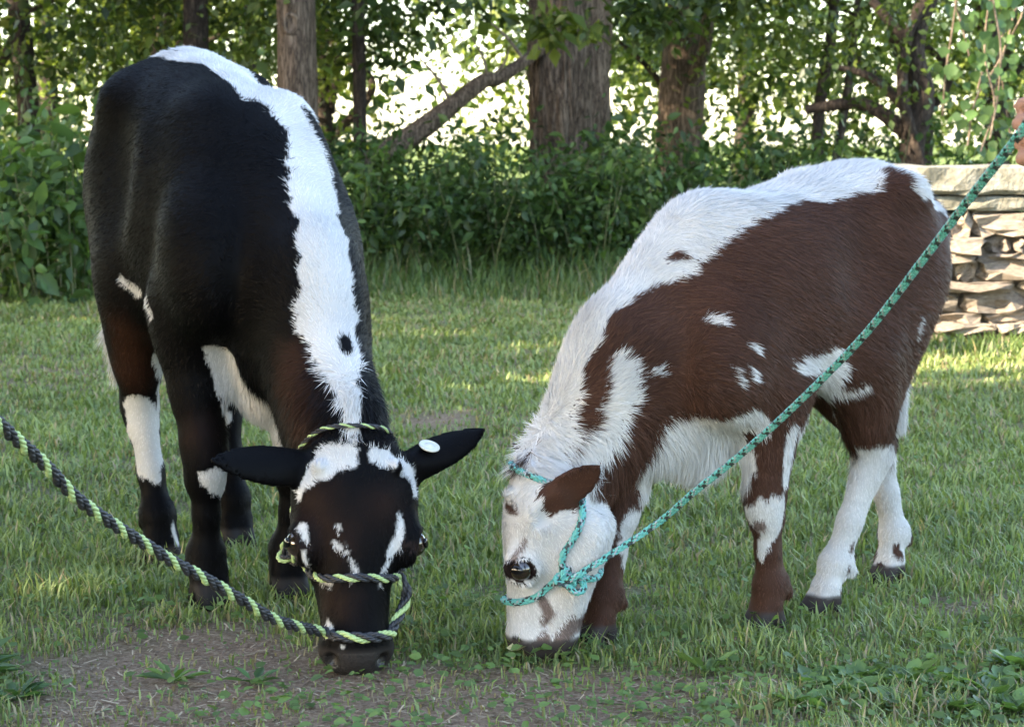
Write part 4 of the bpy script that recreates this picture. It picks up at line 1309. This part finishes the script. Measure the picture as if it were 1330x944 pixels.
BARK = bark_material('bark_grey_brown', (.030, .021, .015), (.15, .11, .08), (.27, .21, .155), 34, 4)
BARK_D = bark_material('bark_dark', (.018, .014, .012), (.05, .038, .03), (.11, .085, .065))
TWIG = bark_material('dead_wood', (.10, .075, .055), (.22, .17, .125), (.34, .28, .21), 30, 12)

def trunk_mesh(name, pts, radii, sides=28, ridge=.06, nrid=15, flare=0.0, seed=0, step=.08):
    C, s = spline(pts, step)
    r = np.interp(s / s[-1], np.linspace(0, 1, len(radii)), radii)
    T, U, W = frames(C)
    a = np.arange(sides) * 2 * math.pi / sides
    A, S_ = np.meshgrid(a, s)
    Pn = np.stack([np.cos(A).ravel() * 2, np.sin(A).ravel() * 2, S_.ravel() * .7], 1)
    wob = vnoise(Pn + seed, 1.2, seed + 1).reshape(A.shape)
    wob2 = vnoise(np.stack([np.cos(A).ravel() * 4, np.sin(A).ravel() * 4, S_.ravel() * 3.5], 1) + seed, 1.5, seed + 5).reshape(A.shape)
    rid = np.abs(np.sin(A * nrid / 2 + wob * 6 + wob2 * 3.2)) ** .7 * (.55 + .9 * wob2)
    lump = vnoise(Pn * .6 + seed, 1.0, seed + 2).reshape(A.shape) - .5
    fl = flare * np.exp(-S_ / .35) * (1 + .5 * np.sin(A * 5 + seed))
    R_ = r[:, None] * (1 + ridge * (rid - .6) + .16 * lump + fl)
    V = (C[:, None] + R_[..., None] * (np.cos(A)[..., None] * U[:, None] + np.sin(A)[..., None] * W[:, None])).reshape(-1, 3)
    n = len(C)
    i = np.arange(n - 1)[:, None] * sides; j = np.arange(sides)[None]
    F = np.stack([i + j, i + (j + 1) % sides, i + sides + (j + 1) % sides, i + sides + j], -1).reshape(-1, 4)
    return np_mesh(name, V, F)

GREENS = [np.array(c) for c in ((.042, .068, .016), (.070, .102, .022), (.025, .045, .013), (.125, .155, .030))]
def clumps(rg, cents, per, spread, size, tones, shape=4, droop=.35, aspect=1.0, flat=.6):
    """leaf sprays: every centre gets `per` leaves scattered round it, hanging outwards"""
    nc = len(cents); n = nc * per
    off = rg.normal(0, 1, (n, 3)) * np.array([1, 1, flat]) * (spread * np.repeat(.6 + .8 * rg.random(nc), per))[:, None]
    base = np.repeat(cents, per, axis=0) + off
    dirs = off / (np.linalg.norm(off, axis=1, keepdims=True) + 1e-6) * .6 + rg.normal(0, .6, (n, 3)) + np.array([0, 0, -droop])
    ups = np.array([0, 0, 1.]) + rg.normal(0, .55, (n, 3))
    tb = rg.choice(len(tones), nc); ct = np.repeat(np.stack([tones[k] for k in tb]), per, axis=0)
    col = ct * (.6 + .8 * rg.random((n, 1)))
    cs = np.repeat(.65 + .8 * rg.random(nc) ** 1.5, per)
    return leaves(base, dirs, ups, size * cs * (.55 + .9 * rg.random(n)), col, shape, aspect)

def join(parts):
    VV, FF, CC, o = [], [], [], 0
    for V, F, C in parts:
        VV.append(V); FF.append(F + o); CC.append(C); o += len(V)
    return np.concatenate(VV), np.concatenate(FF), np.concatenate(CC)

def foliage(name, parts, parent, mat=None):
    V, F, C = join(parts)
    me = np_mesh(name, V, F); set_color(me, C)
    return link_mesh(name, me, mat or leaf_mat, parent, smooth=False)

def tree(X, Y, label, path, radii, crown, bark=BARK, limbs=(), ridge=.08, flare=.25, sides=40, seed=0, group=None, name='tree', nrid=18):
    """path: offsets (dx, dy, z) from the foot; crown: list of (centre offset, half extents, clumps, per, spread, size, tones)"""
    root = empty(name, (X, Y, 0))
    rg = np.random.default_rng(seed + 100)
    link_mesh('trunk', trunk_mesh('trunk', path, radii, sides, ridge, nrid, flare=flare, seed=seed, step=.04), bark, root)
    for lp, lr in limbs:
        link_mesh('limb', trunk_mesh('limb', lp, lr, 36, ridge, 12, seed=seed + 3, step=.05), bark, root)
    parts = []
    for c, e, nc, per, sp, sz, tones, *rest in crown:
        q = rg.normal(0, 1, (nc, 3)); q /= np.linalg.norm(q, axis=1, keepdims=True)
        q *= (rg.random((nc, 1)) ** .40)
        cents = np.array(c) + q * np.array(e)
        cents = cents[cents[:, 2] > (rest[0] if rest else .5)]
        parts.append(clumps(rg, cents, per, sp, sz, [GREENS[k] for k in tones], 4))
    if parts:
        foliage('crown', parts, root)
    tag(root, label, 'tree', group)
    return root

HI = lambda cx, cy, cz, r, n=420, sz=.34: ((cx, cy, cz), (r, r, r * .75), n, 14, .55, sz, (0, 1, 2))
# the big double-stemmed tree in the middle
tree(.36, 16.2, 'thick double-stemmed tree with furrowed bark rising from the undergrowth', [(0, 0, -.1), (-.01, 0, .8), (-.03, 0, 1.8), (-.05, .0, 3.2), (-.15, .1, 6.5)], (.245, .21, .185, .175, .13),
     [HI(-.2, 0, 7.2, 3.4), ((-.07, -1.6, 1.62), (.20, .2, .22), 7, 24, .08, .095, (3, 1), 1.25), ((.42, -2.2, 1.74), (.30, .3, .30), 13, 26, .10, .10, (2, 0), 1.25), ((-.85, -1.5, 1.86), (.5, .4, .22), 9, 26, .11, .08, (2, 0), 1.45), ((1.4, .6, 1.95), (.8, .6, .5), 14, 50, .2, .075, (0, 1, 3), 1.2)],  # first low clump: its sunlight is put into the brighter leaf tones
     limbs=[([(.12, .10, -.1), (.18, .08, .9), (.20, .06, 1.9), (.35, .1, 4), (.6, .2, 6)], (.17, .15, .135, .12, .07)),
            ([(-.05, -.1, 2.0), (-.5, -.7, 2.6), (-1.2, -1.3, 2.7)], (.05, .035, .01)), ([(.25, 0, 2.2), (.9, -.2, 2.9), (1.6, -.3, 3.0)], (.05, .035, .01))], ridge=.20, seed=1, sides=110, nrid=34)
tree(-1.41, 15.0, 'straight grey trunk with a knot hole behind the black calf', [(0, 0, -.1), (.01, 0, 1), (0, 0, 2.2), (.05, 0, 4), (.1, .1, 7)], (.14, .118, .11, .10, .06),
     [HI(.2, .3, 7, 2.6), ((-.9, .6, 1.95), (1.3, .7, .5), 34, 50, .2, .075, (0, 1, 2, 3), 1.25), ((.45, .9, 1.75), (.35, .5, .5), 10, 50, .15, .07, (2, 0), 1.1)], limbs=[([(0, 0, 2.3), (-.6, .4, 2.9), (-1.4, .8, 3.0)], (.04, .03, .01))], ridge=.09, seed=2)
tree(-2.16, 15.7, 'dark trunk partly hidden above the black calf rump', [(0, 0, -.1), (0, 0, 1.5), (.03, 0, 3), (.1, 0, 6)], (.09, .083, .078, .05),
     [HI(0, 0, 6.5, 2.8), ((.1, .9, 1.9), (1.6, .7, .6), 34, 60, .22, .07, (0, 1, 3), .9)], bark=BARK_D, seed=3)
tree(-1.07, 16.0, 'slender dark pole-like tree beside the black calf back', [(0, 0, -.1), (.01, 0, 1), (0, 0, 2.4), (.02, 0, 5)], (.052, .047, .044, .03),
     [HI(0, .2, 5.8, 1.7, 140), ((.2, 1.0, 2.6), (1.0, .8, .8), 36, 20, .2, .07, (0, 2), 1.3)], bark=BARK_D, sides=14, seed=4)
tree(1.36, 18.2, 'pale trunk wrapped in dry vines behind the brown calf withers', [(0, 0, -.1), (-.03, 0, .9), (.02, 0, 1.8), (.10, 0, 3), (.2, .1, 6.5)], (.20, .175, .155, .15, .09),
     [HI(.2, 0, 7, 3.0), ((-.25, -1.6, 1.9), (.5, .4, .35), 14, 24, .15, .11, (2, 0), 1.3), ((.95, -.6, 1.75), (.9, .6, .8), 24, 60, .22, .07, (0, 1, 3), .8)],
     limbs=[([(.02, -.1, 1.3), (.16, -.3, 1.75), (.1, -.35, 2.6)], (.05, .045, .03))], seed=5)
tree(2.74, 15.4, 'crooked leaning tree with a twisted dark stem above the stone wall', [(0, 0, -.1), (-.06, 0, .75), (.02, 0, 1.2), (-.05, 0, 1.55), (.10, 0, 2.1), (.35, .1, 3.4), (.5, .1, 5)], (.10, .08, .068, .06, .056, .05, .035),
     [HI(.4, .2, 5.6, 2.2, 200), ((-.8, 1.2, 2.3), (1.4, .8, .9), 50, 22, .2, .07, (0, 1, 3), 1.0), ((-.35, -.4, 1.55), (.5, .25, .45), 11, 34, .12, .075, (0, 1, 2), .95)],
     limbs=[([(.0, .05, .9), (-.35, .1, 1.15), (-.75, .15, 1.12)], (.055, .045, .03)), ([(.02, .05, 1.0), (-.3, .05, 1.32), (-.62, .1, 1.42)], (.035, .03, .015)), ([(0, -.06, .75), (-.13, -.09, 1.2), (-.11, -.1, 1.6), (.03, -.1, 1.95), (.12, -.1, 2.8)], (.04, .038, .036, .034, .03)), ([(-.03, 0, 1.5), (-.4, .1, 2.0), (-.5, .1, 2.7)], (.035, .03, .02))], bark=BARK_D, seed=6, flare=.4)
tree(2.35, 17.2, 'thin twin-stemmed sapling beside the crooked tree', [(0, 0, -.1), (-.05, 0, 1), (.06, 0, 2), (.02, 0, 3.5)], (.05, .045, .04, .02),
     [((0, 0, 2.9), (1.2, 1.0, 1.2), 60, 20, .2, .07, (1, 3, 0), 1.3)], limbs=[([(0, .04, .3), (.16, .05, 1.2), (.3, .1, 2.6)], (.035, .03, .015))], bark=BARK_D, sides=12, seed=7)
tree(-3.55, 16.6, 'dense leafy tree over the left shrubs', [(0, 0, -.1), (.05, 0, 1), (-.02, 0, 2.4), (.1, 0, 5)], (.09, .08, .07, .04), [HI(0, 0, 6, 2.4), ((0.2, 0, 1.85), (1.2, .8, .85), 46, 70, .2, .07, (0, 1, 1, 3, 0), .7)], bark=BARK_D, sides=16, seed=17)
# knot hole on the grey trunk
kt = [o for o in bpy.data.objects if o.name.startswith('trunk') and o.parent and 'knot hole' in o.parent.get('label', '')][0]
V_, F_ = tube(np.array([[.045 * math.cos(t), 0, .06 * math.sin(t)] for t in np.linspace(0, 6.283, 22)]), .018, 8)
kn_ = link_mesh('knot', np_mesh('knot', V_, F_), BARK, kt)
kn_.location = (-.02, -.112, 1.66)
# trees further back, at the field edge: low skirts of leaves with the sky showing through
far = [(-4.6, 19.5, 8), (-3.4, 22.5, 9), (-1.9, 24, 10), (1.9, 24.5, 12), (3.6, 21, 13), (4.9, 23.5, 14), (-5.6, 24, 15), (.7, 27, 16), (5.8, 19, 20)]
FARLAB = ['leafy tree at the left end of the wood edge', 'loose-crowned tree behind the dark trunk', 'fine-leaved tree behind the grey knot-hole trunk', 
          'fine-leaved tree between the vine-wrapped trunk and the crooked tree', 'leafy tree behind the crooked tree', 'tree at the far end behind the hanging vines', 'outermost tree beyond the leafy left shrubs', 'slim far tree behind the thick double-stemmed tree', 'broad tree behind the right end of the stone wall']
for (fx, fy, sd), lab in zip(far, FARLAB):
    rg_ = np.random.default_rng(sd)
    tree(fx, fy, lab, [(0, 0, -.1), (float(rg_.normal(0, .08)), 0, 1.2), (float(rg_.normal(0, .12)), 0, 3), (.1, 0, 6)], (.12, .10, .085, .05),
         [HI(0, 0, 6.2, 2.6, 200), ((0, 0, 2.25), (2.0, 1.5, 1.5), 26, 165, .29, .07, (0, 1, 3, 3, 2, 3), .45)], bark=BARK_D, sides=12, seed=sd, limbs=[([(0, 0, .9), (float(rg_.uniform(-.6, .6)), 0, 1.6), (float(rg_.uniform(-1.6, 1.6)), .1, 2.2)], (.05, .035, .012)), ([(0, 0, 1.2), (float(rg_.uniform(-.6, .6)), -.2, 2.0), (float(rg_.uniform(-1.4, 1.4)), -.3, 3.0)], (.05, .035, .012))])  # brightest tone repeated to paint sunlit foliage into the leaf colour

# the far side of the field: a lit hedgerow of bigger trees
HLAB = ['round-crowned field tree beyond the wood, left of the grey trunk', 'wide field tree beyond the wood behind the slender pole tree', 'far field tree seen right of the thick tree', 'far field tree behind the vine-wrapped trunk', 'far field tree behind the crooked tree', 'far field tree past the left shrubs', 'far field tree past the stone wall']
for (fx, fy, sd), lab in zip([(-9, 44, 31), (-5.8, 50, 32), (1.2, 46, 33), (5.2, 52, 34), (9.5, 45, 35), (-14.5, 47, 36), (14.5, 49, 37)], HLAB):
    tree(fx, fy, lab, [(0, 0, -.1), (.1, 0, 2), (0, .1, 5)], (.25, .2, .1), [((0, 0, 3.0), (3.0, 2.2, 3.0), 60, 60, .6, .24, (1, 3, 0, 0), .2)], bark=BARK_D, sides=10, seed=sd)

# leaning broken limb
bl = empty('fallen_limb', tuple(at(528, 182, 15.6)))
pA, pB = at(525, 186, 15.6), at(692, 74, 16.0)
d = pB - pA
link_mesh('branch', trunk_mesh('branch', [d * -.35, d * 0, d * .3 + [0, 0, .02], d * .60 + [0, 0, .05], d * .72 + [0, 0, .0], d * 1.06], (.085, .078, .062, .05, .045, .035), 30, .22, 11, seed=9, step=.03), BARK, bl)
for k_, (t_, ex) in enumerate(((.35, (-.25, -.1, .35)), (.62, (-.10, -.05, .30)), (.66, (.12, -.1, .22)), (.9, (-.3, -.1, .30)))):
    p_ = d * t_ + np.array([0, 0, .03]); e_ = np.array(ex)
    link_mesh('twig', trunk_mesh('twig', [p_, p_ + e_ * .5 + [.03, 0, 0], p_ + e_], (.014, .010, .004), 8, .1, 5, seed=k_, step=.03), TWIG, bl)
tag(bl, 'broken dead limb leaning from the undergrowth against the thick double-stemmed tree', 'branch')

# undergrowth
def shrub(X, Y, w, hgt, n, size, tones, label, group=None, name='shrub', shape=6, seed=0, aspect=.8):
    root = empty(name, (X, Y, 0))
    rg = np.random.default_rng(seed + 500)
    ns = max(5, int(w * 16))
    VV, FF, o = [], [], 0
    bases, tips = [], []
    cents = []
    for k in range(ns):
        b = np.array([rg.uniform(-w * .42, w * .42), rg.uniform(-.3, .3), -.02])
        tp = b + [rg.normal(0, w * .16), rg.normal(-.08, .16), hgt * rg.uniform(.55, 1.05)]
        V_, F_ = tube(np.array([b, b * .55 + tp * .45 + [0, 0, .05], tp]), np.array([.007, .005, .002]), 4)
        VV.append(V_); FF.append(F_ + o); o += len(V_)
        for t in rg.random(max(2, n // (ns * 9))) ** .75:
            cents.append(b * (1 - t) + tp * t)
    link_mesh('stem', np_mesh('stem', np.concatenate(VV), np.concatenate(FF)), STEM, root)
    foliage('foliage', [clumps(rg, np.array(cents), 9, .085, size, [np.array(c) for c in tones], shape, .30, aspect, .8)], root)
    tag(root, label, 'shrub', group)
    return root
UG = [(.045, .085, .026), (.064, .112, .032), (.034, .066, .022)]
UL = [(.068, .120, .034), (.050, .094, .030), (.090, .145, .040)]
spots = [(490, 14.6, .9, .95), (548, 14.9, .9, 1.0), (600, 14.4, .9, .85), (655, 14.8, .9, .92), (710, 14.4, .9, .80), (765, 14.7, .9, .92), (815, 14.5, .9, .95), (870, 14.9, .9, .95), (430, 15.2, 1.0, 1.0),
         (520, 15.8, 1.1, 1.12), (620, 16.2, 1.1, 1.08), (800, 16.0, 1.1, 1.1), (930, 15.6, 1.2, 1.05), (1020, 15.8, 1.2, 1.05), (1110, 15.6, 1.2, 1.0), (1200, 16.4, 1.2, .95), (1300, 16.6, 1.2, .95), (330, 15.6, 1.1, 1.0), (240, 15.8, 1.1, 1.0), (160, 15.6, 1.1, 1.0)]
SHLAB = ['undergrowth shrub in front of the slender pole tree', 'undergrowth shrub hiding the foot of the broken limb', 'undergrowth shrub midway between the broken limb foot and the thick tree',
         'undergrowth shrub next to the thick tree on the broken limb side', 'undergrowth shrub right in front of the thick double-stemmed tree', 'undergrowth shrub between the thick tree and the brown calf neck', 'undergrowth shrub beside the brown calf shoulder',
         'undergrowth shrub in front of the vine-wrapped trunk', 'undergrowth shrub hidden behind the black calf neck', 'taller undergrowth shrub under the middle of the broken limb', 'taller undergrowth shrub behind the front row beside the thick tree',
         'taller undergrowth shrub between the thick tree and the vine-wrapped trunk', 'undergrowth shrub just past the vine-wrapped trunk', 'undergrowth shrub above the brown calf back', 'undergrowth shrub above the brown calf hips',
         'undergrowth shrub at the foot of the crooked tree', 'undergrowth shrub behind the stone wall', 'undergrowth shrub behind the knot-hole trunk', 'undergrowth shrub behind the black calf back', 'undergrowth shrub behind the black calf rump']
for k, (px, Y, w, hg) in enumerate(spots):
    shrub((px - 665) / 2960 * Y, Y, w, hg, 1500, .062, UG if k % 3 else UL, SHLAB[k], 'undergrowth shrubs at the wood edge', seed=k)
for k, (px, Y, w, hg, sz, lab) in enumerate([(20, 12.6, .8, .95, .085, 'tall large-leaved shrub beside the black calf, outermost of the leafy ones'), (75, 13.0, .7, 1.0, .095, 'large-leaved shrub right behind the black calf hind leg'),
                                        (-40, 13.2, .9, 1.05, .08, 'large-leaved shrub past the edge of the lawn'), (45, 14.2, 1.1, 1.2, .075, 'tall shrub rising behind the large-leaved shrubs')]):
    shrub((px - 665) / 2960 * Y, Y, w, hg, 900, sz, UL, lab, seed=40 + k, aspect=1.0)

# tall grass along the foot of the undergrowth and the wall
rng = np.random.default_rng(21)
n = 9000
x = rng.uniform(-4.2, 2.2, n); y = rng.uniform(12.7, 14.5, n)
x2 = rng.uniform(1.6, 3.4, 2600); y2 = rng.uniform(9.35, 9.93, 2600)
x = np.concatenate([x, x2]); y = np.concatenate([y, y2]); n = len(x)
h = rng.uniform(.08, .30, n) * np.where(np.arange(n) < 9000, smooth01(y, 12.4, 14.4) + .25, .38)
col = np.array([.075, .120, .032]) * (.6 + .8 * rng.random((n, 1))); dr = rng.random(n) < .08; col[dr] = np.array([.24, .20, .11])
X, F, C = blades(x, y, 0 * x, h, .005 + .004 * rng.random(n), .2 + .7 * rng.random(n), rng.random(n) * 6.283, col)
me = np_mesh('tall_grass', X, F); set_color(me, C)
tg = link_mesh('tall_grass', me, grass_mat)
tag(tg, 'tall unmown grass along the foot of the shrubs and wall', 'grass', kind='stuff')

# hanging vines above the wall
def vine(px, Y, ztop, zbot, nl, size, label, seed):
    rg = np.random.default_rng(seed + 900)
    X = (px - 665) / 2960 * Y
    root = empty('hanging_vine', (X, Y, zbot))
    m = 9
    zs = np.linspace(ztop - zbot, 0, m)
    path = np.stack([np.cumsum(rg.normal(0, .045, m)), np.cumsum(rg.normal(0, .04, m)), zs], 1)
    C, s = spline(path, .04)
    V_, F_ = tube(C, .006, 5)
    link_mesh('stem', np_mesh('stem', V_, F_), TWIG, root)
    t = rg.integers(0, len(C), nl)
    base = C[t] + rg.normal(0, .05, (nl, 3))
    dirs = rg.normal(0, .5, (nl, 3)) + np.array([0, -.25, -.8])
    ups = rg.normal(0, .35, (nl, 3)) + np.array([0, -.9, .5])
    col = np.array([.060, .110, .035]) * (.55 + .9 * rg.random((nl, 1)))
    X_, F2, C2 = leaves(base, dirs, ups, size * (.5 + .7 * rg.random(nl)), col, 6, 1.35)
    me = np_mesh('foliage', X_, F2); set_color(me, C2)
    link_mesh('foliage', me, leaf_mat, root, smooth=False)
    tag(root, label, 'vine', 'vines hanging above the stone wall')
for k, (px, Y, zt, zb, nl, sz) in enumerate([(1252, 13.0, 2.9, 1.05, 46, .09), (1275, 12.4, 2.9, .92, 60, .085), (1296, 12.8, 2.9, .88, 60, .08), (1318, 12.3, 2.9, .85, 60, .085), (1338, 12.8, 2.9, .85, 60, .085), (1236, 13.4, 2.9, 1.35, 36, .10), (1262, 13.3, 2.9, 1.2, 60, .08), (1308, 13.4, 2.9, 1.0, 60, .08), (1362, 12.6, 2.9, .85, 60, .085)]):
    vine(px, Y, zt, zb, nl, sz, 'leafy vine hanging from the branches above the stone wall', k)
# ------------------------------------------------------------------ unseen trees added left and behind to block and dapple the sun
def added_shade_tree(X, Y, hgt, r, n, label, seed):
    tree(X, Y, label, [(0, 0, -.1), (.05, 0, hgt * .35), (0, .1, hgt * .7), (.1, 0, hgt)], (.30, .24, .17, .06),
         [((0, 0, hgt * .72), (r, r, hgt * .42), n, 16, .5, .30, (0, 1, 2), 1.6)], seed=seed, name='added_shade_tree', sides=16,
         limbs=[([(0, 0, hgt * .35), (r * .3, r * .2, hgt * .55), (r * .6, r * .4, hgt * .7)], (.12, .09, .04)), ([(0, 0, hgt * .4), (-r * .3, -r * .2, hgt * .6), (-r * .6, r * .1, hgt * .75)], (.12, .09, .04))])
for k, (X, Y, hg, r, n, lab) in enumerate([(-7.5, -.1, 8.5, 3.4, 1000, 'broad unseen tree added left of the lawn to shade the calves'), (-7.5, 5.0, 2.9, 3.3, 800, 'low dense unseen tree added left of the lawn, kept short to let sun over it'), (-6.5, -4.5, 8.5, 3.4, 800, 'unseen tree added on the left behind the viewer for shade'), (-11.5, 7.0, 8.5, 2.8, 200, 'tall thin-leaved unseen tree added behind the low one to break up the sun'), (-9.5, 11.0, 7.0, 2.4, 450, 'unseen tree added at the corner of lawn and wood for shade'), (-10.5, 16.5, 7.0, 2.4, 260, 'unseen tree added left of the leafy shrubs to shade the wood edge')]):
    added_shade_tree(X, Y, hg, r, n, lab, 60 + k)
# ------------------------------------------------------------------ the handler at the end of the teal lead
def limb_chain(B, pts, rads, k=.02):
    pts = [np.asarray(p, float) for p in pts]
    for a, b, ra, rb in zip(pts[:-1], pts[1:], rads[:-1], rads[1:]):
        B.cone(a, b, ra, rb, k=k)

def build_person(name, hand, foot, facing, label, shirt, trousers):
    """standing figure: hand = where the rope is gripped, foot = point between the feet, facing = unit heading"""
    B = Body()
    f = nrm([facing[0], facing[1], 0]); l = np.array([-f[1], f[0], 0]); u = np.array([0, 0, 1.])
    O = np.array([foot[0], foot[1], 0.])
    g = lambda x, y, z: O + f * x + l * y + u * z
    for s in (-1, 1):
        limb_chain(B, [g(0, s * .09, .92), g(.02, s * .095, .50), g(-.01, s * .10, .10)], [.095, .062, .046], .04)
        B.cone(g(-.03, s * .10, .045), g(.15, s * .115, .035), .045, .038, k=.03)
    A = np.stack([f, l, u])
    B.ell(g(0, 0, .98), A, [.115, .165, .14], k=.05)
    B.ell(g(0, 0, 1.15), A, [.105, .14, .16], k=.05)
    B.ell(g(0, 0, 1.32), A, [.115, .165, .16], k=.05)
    B.cone(g(-.01, -.15, 1.42), g(-.01, .15, 1.42), .06, .06, k=.05)
    B.cone(g(-.01, 0, 1.44), g(.02, 0, 1.56), .055, .05, k=.03)
    # head: skull, jaw, nose, ears
    B.ell(g(.02, 0, 1.665), A, [.095, .075, .105], k=.03)
    B.ell(g(.045, 0, 1.60), A, [.065, .055, .06], k=.03)
    B.cone(g(.115, 0, 1.655), g(.128, 0, 1.63), .009, .014, k=.012)
    for s in (-1, 1):
        B.ell(g(.01, s * .078, 1.645), A, [.02, .009, .03], k=.008)
        B.ell(g(.10, s * .03, 1.665), A, [.014, .016, .010], k=.012, op='-')
    B.cone(g(.112, -.02, 1.594), g(.112, .02, 1.594), .003, .003, k=.008, op='-')
    hand = np.asarray(hand, float)
    side = 1 if (hand - O) @ l > 0 else -1
    sh = g(0, side * .185, 1.41)
    to = nrm(hand - sh)
    wrist = hand + nrm(g(.0, side * .2, 1.02) - hand) * .085
    elbow = (sh + wrist) / 2 + np.array([0, 0, -.14]) - f * .06
    limb_chain(B, [sh, elbow], [.055, .042], .04)
    limb_chain(B, [elbow, wrist], [.042, .027], .02)
    # palm and five fingers closed round the rope
    d = nrm(hand - wrist); w = nrm(np.cross(d, [.25, .1, 1.])); n = np.cross(w, d)
    E = np.stack([d, n, w])
    B.ell(hand - d * .02, E, [.048, .042, .017], k=.015)
    for q, (off, ln) in enumerate(((.033, .9), (.011, 1.0), (-.011, .95), (-.033, .78))):
        b = hand + d * .018 + n * off
        k1 = b + d * .030 * ln + w * .006
        k2 = k1 + w * .026 * ln - d * .004
        k3 = k2 - d * .022 * ln + w * .004
        limb_chain(B, [b, k1, k2, k3], [.0095, .009, .0085, .0075], .004)
    limb_chain(B, [hand - d * .035 + n * .03, hand - d * .005 + n * .048 + w * .012, hand + d * .012 + n * .034 + w * .030], [.012, .010, .0085], .006)
    # the other arm hangs
    sh2 = g(0, -side * .185, 1.41)
    limb_chain(B, [sh2, g(-.03, -side * .23, 1.13)], [.055, .042], .04)
    limb_chain(B, [g(-.03, -side * .23, 1.13), g(.04, -side * .235, .90)], [.042, .027], .02)
    B.ell(g(.055, -side * .235, .85), A, [.035, .016, .045], k=.015)
    for q in range(4):
        limb_chain(B, [g(.03 + .016 * q, -side * .235, .82), g(.035 + .016 * q, -side * .23, .785), g(.035 + .014 * q, -side * .218, .755 + .006 * abs(q - 1))], [.009, .0085, .007], .004)
    limb_chain(B, [g(.08, -side * .232, .86), g(.10, -side * .225, .82), g(.095, -side * .215, .795)], [.011, .009, .008], .005)
    D, lo, vox = B.grid(.006)
    V, Q = surface_nets(D, lo, vox); V = relax(V, Q, 1, .4)
    root = empty(name, (foot[0], foot[1], 0))
    X = V - O
    lz = X[:, 2]
    armd = np.minimum.reduce([chain_sd(V, [(*sh, .07), (*elbow, .055)]), chain_sd(V, [(*sh2, .07), (*g(-.03, -side * .23, 1.13), .055)])])
    C = np.tile(np.array([.34, .19, .14]), (len(V), 1))
    body = (np.linalg.norm(X[:, :2], axis=1) < .23)
    C[(lz > .93) & (lz < 1.49) & ((armd < 0) | (np.abs(X @ l) < .165)) & (np.abs(X @ f) < .16)] = shirt
    C[(armd < -.002)] = shirt
    C[(lz <= .95) & (np.abs(X @ l) < .185) & (np.abs(X @ f) < .17)] = trousers
    C[lz < .075] = (.05, .035, .025)
    me = np_mesh('body', V - O, Q); set_color(me, C)
    link_mesh('body', me, hide_mat, root)
    # short hair cap
    hv = uv_sphere('hair', .1, 24, 14)
    co = np.array([v.co for v in hv.vertices])
    P_ = np.array([0, 0, 1.685]) + (co / .1) * np.array([.105, .088, .105])
    P_[:, 0] -= .012
    low = P_[:, 2] < 1.63 + np.clip(P_[:, 0], 0, 1) * .6
    P_[low] = P_[low] * [.85, .85, 1] ; P_[low, 2] = np.maximum(P_[low, 2], 1.61)
    R_ = P_[:, :1] * f + P_[:, 1:2] * l + P_[:, 2:] * u
    hv.vertices.foreach_set('co', R_.astype(np.float32).ravel())
    set_color(hv, np.tile([.04, .025, .015], (len(co), 1)))
    link_mesh('hair', hv, hide_mat, root)
    tag(root, label, 'person')
    return root
hp = HAND + np.array([.031, -.004, .004])
build_person('person', hp, (1.13, 2.42), (-.85, .52), 'person holding the teal lead rope in one closed hand beside the stone wall end', (.20, .22, .26), (.05, .07, .12))
gp = at(-200, 330, 2.60)
build_person('person', gp + np.array([-.012, -.002, .0]), (float(gp[0]) - .55, 2.35), (.85, .52), 'person holding the black and green lead rope beside the lawn', (.12, .16, .13), (.06, .055, .05))
# ear tag of the black calf
tag_mat, nt, pb, lk = new_mat('tag_plastic')
no = nt.nodes.new('ShaderNodeTexNoise'); no.inputs['Scale'].default_value = 90
rp = nt.nodes.new('ShaderNodeValToRGB'); rp.color_ramp.elements[0].color = (.42, .41, .34, 1); rp.color_ramp.elements[1].color = (.66, .65, .58, 1)
lk.new(no.outputs[0], rp.inputs[0]); lk.new(rp.outputs[0], pb.inputs['Base Color']); pb.inputs['Roughness'].default_value = .4
def disc(prof, seg=28):
    V, F = [], []
    for r_, z_ in prof:
        for j in range(seg):
            V.append((r_ * math.cos(6.28319 * j / seg), r_ * math.sin(6.28319 * j / seg), z_))
    for i in range(len(prof) - 1):
        for j in range(seg):
            F.append((i * seg + j, i * seg + (j + 1) % seg, (i + 1) * seg + (j + 1) % seg, (i + 1) * seg + j))
    F.append(tuple(range(seg))[::-1]); F.append(tuple((len(prof) - 1) * seg + j for j in range(seg)))
    me = bpy.data.meshes.new('ear_tag'); me.from_pydata(V, [], F); return me
et = link_mesh('ear_tag', disc([(.0185, -.0015), (.0190, 0), (.0185, .0015), (.0165, .0022), (.0155, .0012), (.0070, .0012), (.0062, .0030), (.0045, .0036)]), tag_mat, black_calf)
et.location = (.800, .126, .372)
et.rotation_euler = Vector((.42, .10, .90)).to_track_quat('Z', 'Y').to_euler()
et['label'] = 'round white plastic ear tag'
